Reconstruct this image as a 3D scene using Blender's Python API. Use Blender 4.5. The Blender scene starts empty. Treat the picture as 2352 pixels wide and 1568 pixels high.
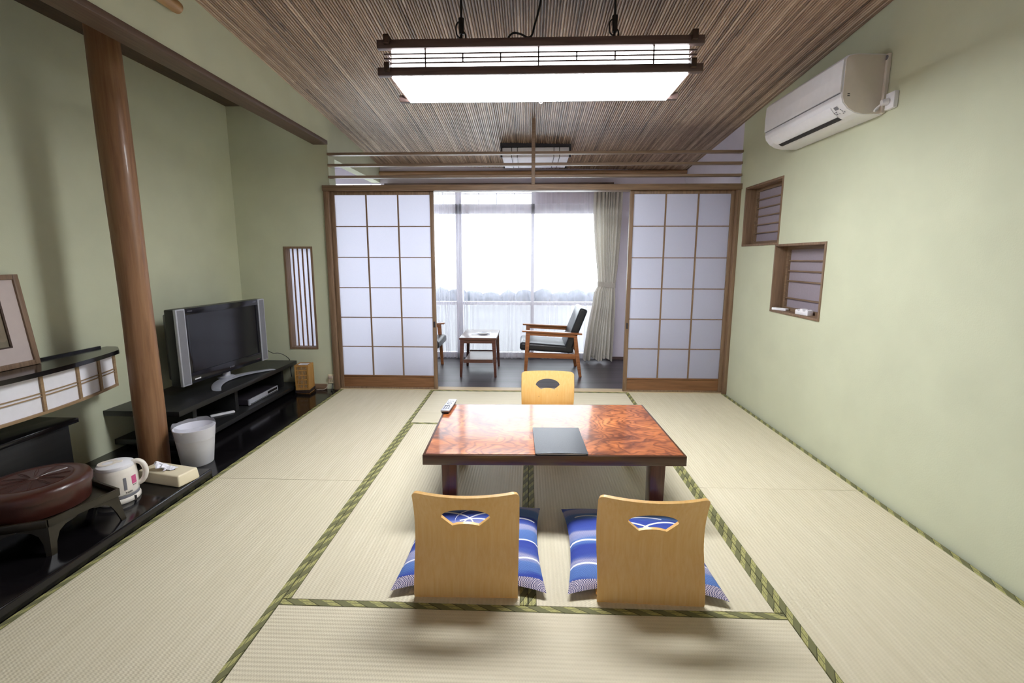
import bpy, bmesh, math, random
from mathutils import Vector, Matrix
random.seed(7)
PI = math.pi
scene = bpy.context.scene
COL = scene.collection

# ------------------------------------------------------------------ camera
cam_d = bpy.data.cameras.new('camera')
cam = bpy.data.objects.new('camera', cam_d)
COL.objects.link(cam)
pitch, yaw, roll = 0.15107, -0.03719, -0.00164
cp, sp, cw, sw, cr, sr = math.cos(pitch), math.sin(pitch), math.cos(yaw), math.sin(yaw), math.cos(roll), math.sin(roll)
fwd = Vector((sw * cp, cw * cp, -sp))
rgt = Vector((cw, -sw, 0))
dwn = fwd.cross(rgt)
r2 = cr * rgt + sr * dwn
d2 = -sr * rgt + cr * dwn
m = Matrix.Identity(4)
for i in range(3):
    m[i][0], m[i][1], m[i][2] = r2[i], -d2[i], -fwd[i]
m.translation = Vector((-0.00482, -4.17665, 1.23319))
cam.matrix_world = m
cam_d.sensor_width = 36.0
cam_d.lens = 1049.846 * 36.0 / 2352.0
cam_d.shift_y = -30.0 / 2352.0
cam_d.clip_start = 0.02
scene.camera = cam

# ------------------------------------------------------------------ world, exposure
world = bpy.data.worlds.new('sky')
scene.world = world
world.use_nodes = True
bgn = world.node_tree.nodes['Background']
bgn.inputs['Color'].default_value = (0.90, 0.94, 1.0, 1)
bgn.inputs['Strength'].default_value = 6.0
scene.view_settings.view_transform = 'Standard'
scene.view_settings.look = 'None'
scene.view_settings.exposure = 0.82
scene.view_settings.gamma = 1.0
scene.view_settings.use_curve_mapping = False
PENDANT_L = 26.0
# a portal in the window opening guides the sky light
pl_d = bpy.data.lights.new('window_portal', 'AREA')
pl_d.shape = 'RECTANGLE'
pl_d.size, pl_d.size_y = 3.7, 2.1
pl_d.cycles.is_portal = True
pl = bpy.data.objects.new('window_portal', pl_d)
pl.location = (-0.78, 1.58, 1.05)
pl.rotation_euler = (-PI / 2, 0, 0)
COL.objects.link(pl)

# ------------------------------------------------------------------ helpers
def s2l(v):
    v /= 255.0
    return v / 12.92 if v <= 0.04045 else ((v + 0.055) / 1.055) ** 2.4
def C(r, g, b):
    return (s2l(r), s2l(g), s2l(b), 1.0)

class MB:
    def __init__(self):
        self.bm = bmesh.new()
    def merge(self, b, mat=None):
        if mat is not None:
            bmesh.ops.transform(b, matrix=mat, verts=b.verts)
        me = bpy.data.meshes.new('tmp')
        b.to_mesh(me); b.free()
        self.bm.from_mesh(me)
        bpy.data.meshes.remove(me)
        return self
    def box(self, x0, x1, y0, y1, z0, z1, bev=0.0, seg=2, mat=None):
        b = bmesh.new()
        bmesh.ops.create_cube(b, size=1.0)
        bmesh.ops.scale(b, vec=(x1 - x0, y1 - y0, z1 - z0), verts=b.verts)
        bmesh.ops.translate(b, vec=((x0 + x1) / 2, (y0 + y1) / 2, (z0 + z1) / 2), verts=b.verts)
        if bev > 0:
            bmesh.ops.bevel(b, geom=b.edges[:], offset=bev, segments=seg, profile=0.5, affect='EDGES')
        return self.merge(b, mat)
    def cyl(self, p0, p1, r0, r1=None, seg=20, bev=0):
        p0, p1 = Vector(p0), Vector(p1)
        r1 = r0 if r1 is None else r1
        b = bmesh.new()
        d = p1 - p0
        bmesh.ops.create_cone(b, cap_ends=True, segments=seg, radius1=r0, radius2=r1, depth=d.length)
        q = Vector((0, 0, 1)).rotation_difference(d.normalized()).to_matrix().to_4x4()
        return self.merge(b, Matrix.Translation((p0 + p1) / 2) @ q)
    def bar(self, p0, p1, w0, h0, w1=None, h1=None, up=(0, 0, 1), bev=0.0):
        """square bar from p0 to p1, w across, h along up"""
        p0, p1, up = Vector(p0), Vector(p1), Vector(up)
        w1 = w0 if w1 is None else w1
        h1 = h0 if h1 is None else h1
        d = (p1 - p0).normalized()
        side = d.cross(up).normalized()
        u = side.cross(d).normalized()
        b = bmesh.new()
        r = []
        for p, w, h in ((p0, w0, h0), (p1, w1, h1)):
            r.append([b.verts.new(p + side * sx * w / 2 + u * su * h / 2) for sx, su in ((-1, -1), (1, -1), (1, 1), (-1, 1))])
        for i in range(4):
            b.faces.new((r[0][i], r[0][(i + 1) % 4], r[1][(i + 1) % 4], r[1][i]))
        b.faces.new(r[0][::-1]); b.faces.new(r[1])
        bmesh.ops.recalc_face_normals(b, faces=b.faces)
        if bev > 0:
            bmesh.ops.bevel(b, geom=b.edges[:], offset=bev, segments=2, profile=0.5, affect='EDGES')
        return self.merge(b)
    def tube(self, pts, r, seg=8, smooth=True, sub=6):
        pts = [Vector(p) for p in pts]
        if smooth and len(pts) > 2:
            out = []
            for i in range(len(pts) - 1):
                a, b_, c, d = pts[max(i - 1, 0)], pts[i], pts[i + 1], pts[min(i + 2, len(pts) - 1)]
                for k in range(sub):
                    t = k / sub
                    out.append(0.5 * ((2 * b_) + (c - a) * t + (2 * a - 5 * b_ + 4 * c - d) * t * t + (3 * b_ - a - 3 * c + d) * t ** 3))
            out.append(pts[-1]); pts = out
        b = bmesh.new()
        rings, n = [], len(pts)
        ref = Vector((0, 0, 1))
        for i, p in enumerate(pts):
            d = (pts[min(i + 1, n - 1)] - pts[max(i - 1, 0)]).normalized()
            if abs(d.dot(ref)) > 0.95:
                ref = Vector((1, 0, 0)) if abs(d.x) < 0.9 else Vector((0, 1, 0))
            s = d.cross(ref).normalized(); u = s.cross(d).normalized(); ref = u
            rr = r[i * len(r) // n] if isinstance(r, (list, tuple)) else r
            rings.append([b.verts.new(p + (s * math.cos(2 * PI * k / seg) + u * math.sin(2 * PI * k / seg)) * rr) for k in range(seg)])
        for a, c in zip(rings, rings[1:]):
            for k in range(seg):
                b.faces.new((a[k], a[(k + 1) % seg], c[(k + 1) % seg], c[k]))
        b.faces.new(rings[0][::-1]); b.faces.new(rings[-1])
        bmesh.ops.recalc_face_normals(b, faces=b.faces)
        return self.merge(b)
    def lathe(self, prof, c=(0, 0, 0), seg=40, sx=1.0, sy=1.0, closed=False):
        b = bmesh.new()
        rings = []
        for r, z in prof:
            if r < 1e-6:
                rings.append([b.verts.new((c[0], c[1], c[2] + z))])
            else:
                rings.append([b.verts.new((c[0] + r * sx * math.cos(2 * PI * k / seg), c[1] + r * sy * math.sin(2 * PI * k / seg), c[2] + z)) for k in range(seg)])
        pairs = list(zip(rings, rings[1:]))
        if closed: pairs.append((rings[-1], rings[0]))
        for a, d in pairs:
            for k in range(seg):
                k2 = (k + 1) % seg
                if len(a) == 1 and len(d) == 1: continue
                if len(a) == 1: b.faces.new((a[0], d[k2], d[k]))
                elif len(d) == 1: b.faces.new((a[k], a[k2], d[0]))
                else: b.faces.new((a[k], a[k2], d[k2], d[k]))
        bmesh.ops.recalc_face_normals(b, faces=b.faces)
        return self.merge(b)
    def prism(self, poly, axis, a0, a1, bev=0.0):
        """poly: 2D points; axis 'X': (y,z) 'Y': (x,z) 'Z': (x,y)"""
        b = bmesh.new()
        def P(p, a):
            return {'X': (a, p[0], p[1]), 'Y': (p[0], a, p[1]), 'Z': (p[0], p[1], a)}[axis]
        lo = [b.verts.new(P(p, a0)) for p in poly]
        hi = [b.verts.new(P(p, a1)) for p in poly]
        n = len(poly)
        b.faces.new(lo[::-1]); b.faces.new(hi)
        for i in range(n):
            b.faces.new((lo[i], lo[(i + 1) % n], hi[(i + 1) % n], hi[i]))
        bmesh.ops.recalc_face_normals(b, faces=b.faces)
        if bev > 0:
            bmesh.ops.bevel(b, geom=b.edges[:], offset=bev, segments=2, profile=0.5, affect='EDGES')
        return self.merge(b)
    def grid(self, f, nu, nv, closed_u=False):
        b = bmesh.new()
        V = [[b.verts.new(f(i / nu, j / nv)) for j in range(nv + 1)] for i in range(nu + (0 if closed_u else 1))]
        N = len(V)
        for i in range(nu):
            for j in range(nv):
                b.faces.new((V[i][j], V[(i + 1) % N][j], V[(i + 1) % N][j + 1], V[i][j + 1]))
        bmesh.ops.recalc_face_normals(b, faces=b.faces)
        return self.merge(b)
    def build(self, name, mat, parent=None, smooth=40, label=None):
        me = bpy.data.meshes.new(name)
        self.bm.normal_update()
        self.bm.to_mesh(me); self.bm.free()
        if smooth:
            me.shade_smooth(); me.set_sharp_from_angle(angle=math.radians(smooth))
        me.materials.append(mat)
        o = bpy.data.objects.new(name, me)
        COL.objects.link(o)
        if parent is not None: o.parent = parent
        if label: o['label'] = label
        return o

def thing(name, label, cat, loc=(0, 0, 0), rotz=0.0, group=None, rot=None):
    o = bpy.data.objects.new(name, None)
    o.empty_display_size = 0.05
    COL.objects.link(o)
    o.location = loc
    o.rotation_euler = rot if rot else (0, 0, rotz)
    o['label'] = label; o['category'] = cat
    if group: o['group'] = group
    return o
def tag(o, label, cat, group=None):
    o['label'] = label; o['category'] = cat
    if group: o['group'] = group
    return o
def struct(o, label=None, cat=None):
    o['kind'] = 'structure'
    if label: o['label'] = label
    if cat: o['category'] = cat
    return o
def dup(root, loc, rotz, label, group=None):
    r = root.copy(); COL.objects.link(r)
    r.location = loc; r.rotation_euler = (0, 0, rotz); r['label'] = label
    if group: r['group'] = group
    for ch in list(root.children):
        c = ch.copy(); COL.objects.link(c); c.parent = r
        for g in ch.children:
            d = g.copy(); COL.objects.link(d); d.parent = c
    return r
def writing(text, size, mat, parent, M, name='lettering', sx=1.0, thick=0.0003):
    cu = bpy.data.curves.new('tmp_text', 'FONT')
    cu.body = text; cu.size = size; cu.extrude = thick; cu.align_x = 'CENTER'; cu.align_y = 'CENTER'
    t = bpy.data.objects.new('tmp_text', cu); COL.objects.link(t)
    dg = bpy.context.evaluated_depsgraph_get()
    me = bpy.data.meshes.new_from_object(t.evaluated_get(dg))
    bpy.data.objects.remove(t); bpy.data.curves.remove(cu)
    me.transform(M @ Matrix.Diagonal((sx, 1, 1, 1)))
    me.materials.clear(); me.materials.append(mat)
    o = bpy.data.objects.new(name, me); COL.objects.link(o)
    if parent: o.parent = parent
    return o
def frame_mat(o, xd, yd):
    """matrix placing text: local x -> xd, y -> yd, origin o"""
    xd, yd = Vector(xd).normalized(), Vector(yd).normalized()
    zd = xd.cross(yd)
    M = Matrix.Identity(4)
    for i in range(3):
        M[i][0], M[i][1], M[i][2] = xd[i], yd[i], zd[i]
    M.translation = Vector(o)
    return M

# ------------------------------------------------------------------ materials
class NT:
    def __init__(self, name):
        self.m = bpy.data.materials.new(name); self.m.use_nodes = True
        self.t = self.m.node_tree; self.n = self.t.nodes
        self.b = self.n['Principled BSDF']
        self.out = self.n['Material Output']
        self._oc = None
    def node(self, typ, **kw):
        nd = self.n.new(typ)
        for k, v in kw.items(): setattr(nd, k, v)
        return nd
    def link(self, a, b): self.t.links.new(a, b)
    def coords(self):
        if self._oc is None: self._oc = self.node('ShaderNodeTexCoord').outputs['Object']
        return self._oc
    def mapped(self, scale=(1, 1, 1), rot=(0, 0, 0), loc=(0, 0, 0)):
        mp = self.node('ShaderNodeMapping')
        mp.inputs['Scale'].default_value = scale; mp.inputs['Rotation'].default_value = rot; mp.inputs['Location'].default_value = loc
        self.link(self.coords(), mp.inputs['Vector'])
        return mp.outputs['Vector']
    def noise(self, vec, scale, detail=3, rough=0.5, dist=0.0):
        nz = self.node('ShaderNodeTexNoise')
        nz.inputs['Scale'].default_value = scale; nz.inputs['Detail'].default_value = detail
        nz.inputs['Roughness'].default_value = rough; nz.inputs['Distortion'].default_value = dist
        self.link(vec, nz.inputs['Vector'])
        return nz.outputs['Fac']
    def ramp(self, fac, stops, interp='LINEAR'):
        r = self.node('ShaderNodeValToRGB'); r.color_ramp.interpolation = interp
        el = r.color_ramp.elements
        while len(el) < len(stops): el.new(0.5)
        for e, (p, c) in zip(el, stops): e.position = p; e.color = c
        self.link(fac, r.inputs['Fac'])
        return r.outputs['Color']
    def math(self, op, a, b=None, c=None):
        md = self.node('ShaderNodeMath', operation=op)
        for i, v in enumerate((a, b, c)):
            if v is None: continue
            if isinstance(v, (int, float)): md.inputs[i].default_value = v
            else: self.link(v, md.inputs[i])
        return md.outputs[0]
    def mix(self, fac, a, b, mode='MIX'):
        mx = self.node('ShaderNodeMix', data_type='RGBA', blend_type=mode)
        for i, v in ((0, fac), (6, a), (7, b)):
            if isinstance(v, (int, float, tuple)): mx.inputs[i].default_value = v
            else: self.link(v, mx.inputs[i])
        return mx.outputs[2]
    def xyz(self, vec=None):
        s = self.node('ShaderNodeSeparateXYZ'); self.link(vec or self.coords(), s.inputs[0]); return s.outputs
    def bump(self, h, strength=0.2, dist=0.002):
        bp = self.node('ShaderNodeBump'); bp.inputs['Strength'].default_value = strength; bp.inputs['Distance'].default_value = dist
        self.link(h, bp.inputs['Height']); self.link(bp.outputs['Normal'], self.b.inputs['Normal'])
    def set(self, color=None, rough=0.5, metal=0.0, spec=0.5, coat=0.0, coat_rough=0.05):
        b = self.b
        if color is not None:
            if isinstance(color, tuple): b.inputs['Base Color'].default_value = color
            else: self.link(color, b.inputs['Base Color'])
        b.inputs['Roughness'].default_value = rough; b.inputs['Metallic'].default_value = metal
        b.inputs['Specular IOR Level'].default_value = spec
        b.inputs['Coat Weight'].default_value = coat; b.inputs['Coat Roughness'].default_value = coat_rough
        return self.m

def plain(name, col, rough=0.5, metal=0.0, spec=0.5, coat=0.0, var=0.08, scale=30.0, bump=0.0, bscale=200.0):
    n = NT(name)
    f = n.noise(n.coords(), scale, 3)
    dk = tuple(c * (1 - var) for c in col[:3]) + (1,)
    lt = tuple(min(1, c * (1 + var)) for c in col[:3]) + (1,)
    col2 = n.ramp(f, [(0.3, dk), (0.7, lt)])
    if bump: n.bump(n.noise(n.coords(), bscale, 2), bump)
    return n.set(col2, rough, metal, spec, coat)
def wood(name, c1, c2, axis='X', rough=0.45, coat=0.0, scale=1.0, spec=0.5, bump=0.05):
    n = NT(name)
    st = {'X': (1.2, 22, 22), 'Y': (22, 1.2, 22), 'Z': (22, 22, 1.2)}[axis]
    v = n.mapped(tuple(s * scale for s in st))
    f = n.noise(v, 3.0, 6, 0.6, 0.6)
    col = n.ramp(f, [(0.3, c1), (0.7, c2)])
    n.bump(f, bump)
    return n.set(col, rough, 0, spec, coat)

M = {}
M['green_wall'] = plain('green_plaster', C(202, 205, 179), 0.85, var=0.035, scale=4, bump=0.25, bscale=160, spec=0.2)
M['lavender'] = plain('lavender_wallpaper', C(234, 228, 240), 0.8, var=0.02, scale=6, bump=0.1, bscale=250, spec=0.2)
M['frame_wood'] = wood('brown_frame_wood', C(110, 86, 66), C(144, 118, 94), 'Z', 0.5)
M['frame_wood_x'] = wood('brown_frame_wood_across', C(110, 86, 66), C(144, 118, 94), 'X', 0.5)
M['frame_wood_y'] = wood('brown_frame_wood_deep', C(108, 86, 66), C(142, 118, 94), 'Y', 0.5)
M['pale_wood_x'] = wood('pale_sill_wood', C(188, 166, 132), C(212, 192, 158), 'X', 0.5)
M['kick_wood'] = wood('kick_panel_wood', C(108, 72, 44), C(140, 98, 64), 'X', 0.5)
M['muntin'] = wood('lattice_wood', C(112, 86, 64), C(142, 114, 88), 'Z', 0.55)
M['dark_wood_y'] = wood('dark_stained_wood', C(52, 36, 28), C(84, 62, 48), 'Y', 0.45)
M['dark_wood_x'] = wood('dark_stained_wood_across', C(84, 66, 62), C(112, 92, 86), 'X', 0.45)
M['beam_wood'] = wood('beam_wood', C(84, 64, 52), C(106, 84, 70), 'Y', 0.5)
M['pillar'] = wood('pillar_wood', C(118, 82, 54), C(152, 112, 78), 'Z', 0.45, coat=0.12, scale=0.7)
M['log'] = wood('log_wood', C(150, 112, 66), C(178, 140, 92), 'Y', 0.5)
M['black_lacquer'] = plain('black_lacquer', C(16, 14, 16), 0.14, spec=0.5, var=0.1, scale=8)
M['black_matte'] = wood('black_stained_board', C(26, 26, 27), C(36, 36, 36), 'Y', 0.38, bump=0.03)
M['black_plastic'] = plain('black_plastic', C(22, 22, 24), 0.4, var=0.05)
M['dark_iron'] = plain('dark_metal', C(40, 36, 42), 0.45, var=0.08)
M['screen'] = plain('tv_screen', C(26, 26, 32), 0.16, var=0.03, spec=0.5)
M['silver'] = plain('silver_plastic', C(182, 184, 194), 0.38, metal=0.3, var=0.05, scale=60)
M['chrome'] = plain('polished_metal', C(190, 192, 198), 0.2, metal=0.9, var=0.03)
M['white_plastic'] = plain('white_plastic', C(238, 237, 242), 0.4, var=0.02)
M['bin_plastic'] = plain('milky_bin_plastic', C(242, 242, 248), 0.45, var=0.01)
M['cream_plastic'] = plain('cream_plastic', C(232, 220, 190), 0.4, var=0.02)
M['ivory_plastic'] = plain('ivory_plastic', C(242, 235, 226), 0.3, var=0.02, coat=0.3)
M['ac_side'] = plain('warm_white_plastic', C(226, 217, 206), 0.5, var=0.02)
M['grey_mark'] = plain('grey_print', C(122, 122, 130), 0.6, var=0.03)
M['dark_mark'] = plain('dark_print', C(40, 38, 42), 0.6, var=0.03)
M['pink_mark'] = plain('pink_sticker', C(206, 90, 140), 0.5, var=0.1, scale=120)
M['white_print'] = plain('white_print', C(215, 215, 220), 0.5, var=0.02)
M['pale_cord'] = plain('pale_cord', C(176, 160, 146), 0.5, var=0.05)
M['black_cord'] = plain('black_cord', C(22, 20, 22), 0.5, var=0.05)
M['chair_wood'] = wood('teak_chair_wood', C(130, 76, 40), C(172, 110, 64), 'X', 0.4, coat=0.15)
M['table_brown'] = wood('walnut_stain', C(74, 40, 30), C(106, 64, 50), 'X', 0.35, coat=0.2)
M['black_vinyl'] = plain('black_vinyl', C(34, 36, 40), 0.36, var=0.1, scale=60, bump=0.15, bscale=300)
M['menu_leather'] = plain('black_leatherette', C(28, 28, 36), 0.3, var=0.15, scale=80, bump=0.3, bscale=400)
M['rail_wood'] = wood('rail_wood', C(128, 106, 90), C(158, 136, 118), 'X', 0.55)
M['paper_white'] = plain('white_paper', C(240, 239, 246), 0.8, var=0.02)
M['lamp_slats'] = wood('lamp_bamboo', C(158, 112, 54), C(190, 144, 80), 'Z', 0.5)
M['pale_lattice'] = wood('pale_lattice_wood', C(142, 116, 84), C(168, 140, 106), 'Y', 0.55)
M['lacquer_brown'] = plain('brown_lacquer', C(66, 32, 24), 0.34, var=0.15, scale=20, coat=0.15, bump=0.15, bscale=240)
M['tray_lacquer'] = plain('dark_tray_lacquer', C(40, 34, 24), 0.3, var=0.15, scale=20, coat=0.2)
M['grey_lavender'] = plain('grey_lavender_paper', C(150, 140, 150), 0.8, var=0.03, scale=60)  # grey lavender paper of the niche windows
M['alu'] = plain('window_aluminium', C(226, 223, 230), 0.45, var=0.03)
M['ground'] = plain('balcony_concrete', C(190, 190, 190), 0.9, var=0.05)
M['hedge'] = plain('hedge_leaves', C(72, 76, 84), 0.9, var=0.4, scale=14)

def paper(name, col, trans):
    n = NT(name)
    nz = n.noise(n.mapped((40, 3, 40)), 6, 4)
    c = n.ramp(nz, [(0.3, tuple(x * 0.97 for x in col[:3]) + (1,)), (0.7, col)])
    n.set(c, 0.9, 0, 0.1)
    tr = n.node('ShaderNodeBsdfTranslucent'); n.link(c, tr.inputs['Color'])
    mx = n.node('ShaderNodeMixShader'); mx.inputs[0].default_value = trans
    n.link(n.b.outputs[0], mx.inputs[1]); n.link(tr.outputs[0], mx.inputs[2]); n.link(mx.outputs[0], n.out.inputs['Surface'])
    return n.m
M['shoji_paper'] = paper('shoji_paper', C(240, 240, 248), 0.85)

def sheer(name, col, opening):
    n = NT(name)
    x = n.xyz()
    w = n.math('SINE', n.math('MULTIPLY', x[0], 2 * PI / 0.004))
    n.set(col, 0.9, 0, 0.05)
    tr = n.node('ShaderNodeBsdfTranslucent'); tr.inputs['Color'].default_value = col
    tp = n.node('ShaderNodeBsdfTransparent'); tp.inputs['Color'].default_value = (1, 1, 1, 1)
    m1 = n.node('ShaderNodeMixShader'); m1.inputs[0].default_value = 0.5
    n.link(n.b.outputs[0], m1.inputs[1]); n.link(tr.outputs[0], m1.inputs[2])
    m2 = n.node('ShaderNodeMixShader')
    lw = n.node('ShaderNodeLayerWeight'); lw.inputs['Blend'].default_value = 0.5
    fac = n.math('POWER', lw.outputs['Facing'], 1.3)
    op = n.math('MULTIPLY_ADD', fac, -0.85 * opening, n.math('MULTIPLY_ADD', w, 0.05, opening))
    n.link(n.math('MAXIMUM', op, 0.03), m2.inputs[0])
    n.link(m1.outputs[0], m2.inputs[1]); n.link(tp.outputs[0], m2.inputs[2]); n.link(m2.outputs[0], n.out.inputs['Surface'])
    return n.m
M['sheer'] = sheer('sheer_voile', C(236, 235, 244), 0.74)
def film():
    n = NT('clear_plastic_film')
    n.set(C(236, 236, 244), 0.12, 0, 0.8)
    tp = n.node('ShaderNodeBsdfTransparent'); tp.inputs['Color'].default_value = (0.98, 0.98, 0.99, 1)
    mx = n.node('ShaderNodeMixShader'); mx.inputs[0].default_value = 0.80
    n.link(n.b.outputs[0], mx.inputs[1]); n.link(tp.outputs[0], mx.inputs[2]); n.link(mx.outputs[0], n.out.inputs['Surface'])
    return n.m
M['clear_bag'] = film()

def glass():
    n = NT('window_glass')
    tp = n.node('ShaderNodeBsdfTransparent'); tp.inputs['Color'].default_value = (0.96, 0.98, 0.98, 1)
    gl = n.node('ShaderNodeBsdfGlossy'); gl.inputs['Roughness'].default_value = 0.02
    lw = n.node('ShaderNodeFresnel'); lw.inputs['IOR'].default_value = 1.45
    mx = n.node('ShaderNodeMixShader')
    n.link(lw.outputs[0], mx.inputs[0]); n.link(tp.outputs[0], mx.inputs[1]); n.link(gl.outputs[0], mx.inputs[2])
    n.link(mx.outputs[0], n.out.inputs['Surface'])
    return n.m
M['glass'] = glass()

def emis(name, col, strength):
    n = NT(name)
    n.set(col, 0.9, 0, 0.1)
    n.b.inputs['Emission Color'].default_value = col
    n.b.inputs['Emission Strength'].default_value = strength
    return n.m
M['lamp_panel'] = emis('lamp_diffuser_lit', (0.94, 0.965, 1.0, 1), PENDANT_L)
M['lamp_paper'] = emis('lamp_paper_lit', (0.94, 0.965, 1.0, 1), 4.2)

def tatami():
    n = NT('tatami_rush')
    x = n.xyz()
    rib = n.math('SINE', n.math('MULTIPLY', x[1], 2 * PI / 0.0155))
    fine = n.math('SINE', n.math('MULTIPLY_ADD', x[0], 2 * PI / 0.009, n.math('MULTIPLY', n.math('SIGN', rib), 1.57)))
    h = n.math('ADD', rib, n.math('MULTIPLY', fine, 0.5))
    nz = n.noise(n.mapped((1.0, 14, 1)), 3.0, 5, 0.6)
    nz2 = n.noise(n.coords(), 2.2, 3)
    c = n.ramp(nz, [(0.25, C(212, 202, 176)), (0.75, C(225, 216, 193))])
    c = n.mix(n.math('MULTIPLY', nz2, 0.35), c, C(208, 199, 166))
    c = n.mix(n.math('MULTIPLY_ADD', h, -0.05, 0.07), c, C(164, 152, 122))
    n.bump(h, 0.4, 0.0015)
    return n.set(c, 0.62, 0, 0.35)
M['tatami'] = tatami()

def heri():
    n = NT('olive_brocade')
    x = n.xyz()
    u = n.math('DIVIDE', x[0], 0.088)
    v = n.math('DIVIDE', x[1], 0.030)
    a = n.math('FRACT', n.math('ADD', u, n.math('MULTIPLY', v, 0.62)))
    b = n.math('FRACT', n.math('MULTIPLY', v, 2.0))
    on = n.math('MULTIPLY', n.math('LESS_THAN', a, 0.44), n.math('GREATER_THAN', b, 0.2))
    a2 = n.math('ABSOLUTE', n.math('SUBTRACT', n.math('FRACT', n.math('MULTIPLY', a, 4.55)), 0.5))
    b2 = n.math('ABSOLUTE', n.math('SUBTRACT', b, 0.55))
    hole = n.math('LESS_THAN', n.math('ADD', a2, b2), 0.22)
    on = n.math('MULTIPLY', on, n.math('SUBTRACT', 1.0, n.math('MULTIPLY', hole, 0.6)))
    edge = n.math('LESS_THAN', n.math('ABSOLUTE', n.math('SUBTRACT', a, 0.47)), 0.035)
    weave = n.noise(n.coords(), 900, 1)
    base = n.mix(weave, C(104, 104, 72), C(126, 124, 88))
    c = n.mix(on, base, C(172, 168, 110))
    c = n.mix(n.math('MULTIPLY', edge, 0.7), c, C(62, 62, 40))
    return n.set(c, 0.7, 0, 0.2)
M['heri'] = heri()

def reeds():
    n = NT('reed_ceiling')
    at = n.node('ShaderNodeAttribute'); at.attribute_name = 'tone'
    f = n.noise(n.mapped((60, 2.0, 60)), 2.0, 5, 0.65)
    g = n.math('MULTIPLY_ADD', f, 0.7, n.math('MULTIPLY', at.outputs['Fac'], 0.5))
    c = n.ramp(g, [(0.28, C(92, 70, 52)), (0.5, C(156, 128, 102)), (0.68, C(180, 152, 126)), (0.85, C(208, 184, 160))])
    n.bump(f, 0.1)
    return n.set(c, 0.36, 0, 0.7)
M['reeds'] = reeds()

def bamboo():
    n = NT('smoked_bamboo')
    f = n.noise(n.mapped((1.5, 40, 40)), 3.0, 4)
    c = n.ramp(f, [(0.3, C(146, 112, 80)), (0.7, C(182, 146, 110))])
    return n.set(c, 0.45)
M['bamboo'] = bamboo()

def planks():
    n = NT('dark_floor_planks')
    x = n.xyz()
    row = n.math('FLOOR', n.math('DIVIDE', x[1], 0.075))
    wn = n.node('ShaderNodeTexWhiteNoise', noise_dimensions='1D'); n.link(row, wn.inputs['W'])
    f = n.noise(n.mapped((2.0, 30, 1)), 3.0, 5)
    g = n.math('MULTIPLY_ADD', f, 0.6, n.math('MULTIPLY', wn.outputs['Value'], 0.4))
    c = n.ramp(g, [(0.25, C(52, 46, 50)), (0.8, C(82, 74, 80))])
    fr = n.math('FRACT', n.math('DIVIDE', x[1], 0.075))
    gap = n.math('LESS_THAN', fr, 0.03)
    c = n.mix(gap, c, C(110, 104, 112))
    n.bump(f, 0.05)
    return n.set(c, 0.38, 0, 0.6)
M['planks'] = planks()

def ply():
    n = NT('bent_plywood')
    f = n.noise(n.mapped((46, 46, 1.3)), 2.0, 6, 0.6, 0.3)
    sp = n.noise(n.coords(), 38, 2)
    c = n.ramp(f, [(0.3, C(240, 190, 114)), (0.7, C(246, 204, 136))])
    c = n.mix(n.math('GREATER_THAN', sp, 0.80), c, C(120, 76, 34))
    return n.set(c, 0.36, 0, 0.4, 0.15)
M['ply'] = ply()
M['ply_edge'] = plain('plywood_edge', C(196, 138, 76), 0.5, var=0.2, scale=90)

def burl():
    n = NT('burl_veneer')
    v = n.mapped((1.0, 1.5, 1.0), loc=(0.35, 0.1, 0))
    warp = n.node('ShaderNodeTexNoise'); warp.inputs['Scale'].default_value = 2.6; warp.inputs['Detail'].default_value = 3.0
    n.link(v, warp.inputs['Vector'])
    add = n.node('ShaderNodeVectorMath', operation='MULTIPLY_ADD')
    n.link(warp.outputs['Color'], add.inputs[0]); add.inputs[1].default_value = (1.25, 0.8, 0.5); n.link(v, add.inputs[2])
    wv = n.node('ShaderNodeTexWave', wave_type='RINGS', rings_direction='SPHERICAL')
    wv.inputs['Scale'].default_value = 5.0; wv.inputs['Distortion'].default_value = 1.2; wv.inputs['Detail'].default_value = 2.0
    n.link(add.outputs[0], wv.inputs['Vector'])
    big = n.noise(add.outputs[0], 4.0, 5, 0.65)
    streak = n.noise(n.mapped((5, 40, 5)), 2.0, 5, 0.6, 1.2)
    g = n.math('MULTIPLY_ADD', big, 0.80, n.math('MULTIPLY', streak, 0.20))
    c = n.ramp(g, [(0.36, C(92, 48, 30)), (0.46, C(150, 84, 46)), (0.56, C(186, 108, 58)), (0.68, C(210, 140, 84))])
    line = n.math('POWER', wv.outputs['Fac'], 3.0)
    c = n.mix(n.math('MULTIPLY', line, 0.62), c, C(92, 42, 22))
    return n.set(c, 0.35, 0, 0.15, 0.42, 0.09)
M['burl'] = burl()
M['table_edge'] = wood('table_edge_wood', C(66, 38, 24), C(92, 58, 38), 'X', 0.3, coat=0.4)
M['table_leg'] = wood('table_leg_wood', C(70, 34, 22), C(100, 54, 36), 'Z', 0.3, coat=0.5)

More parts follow.
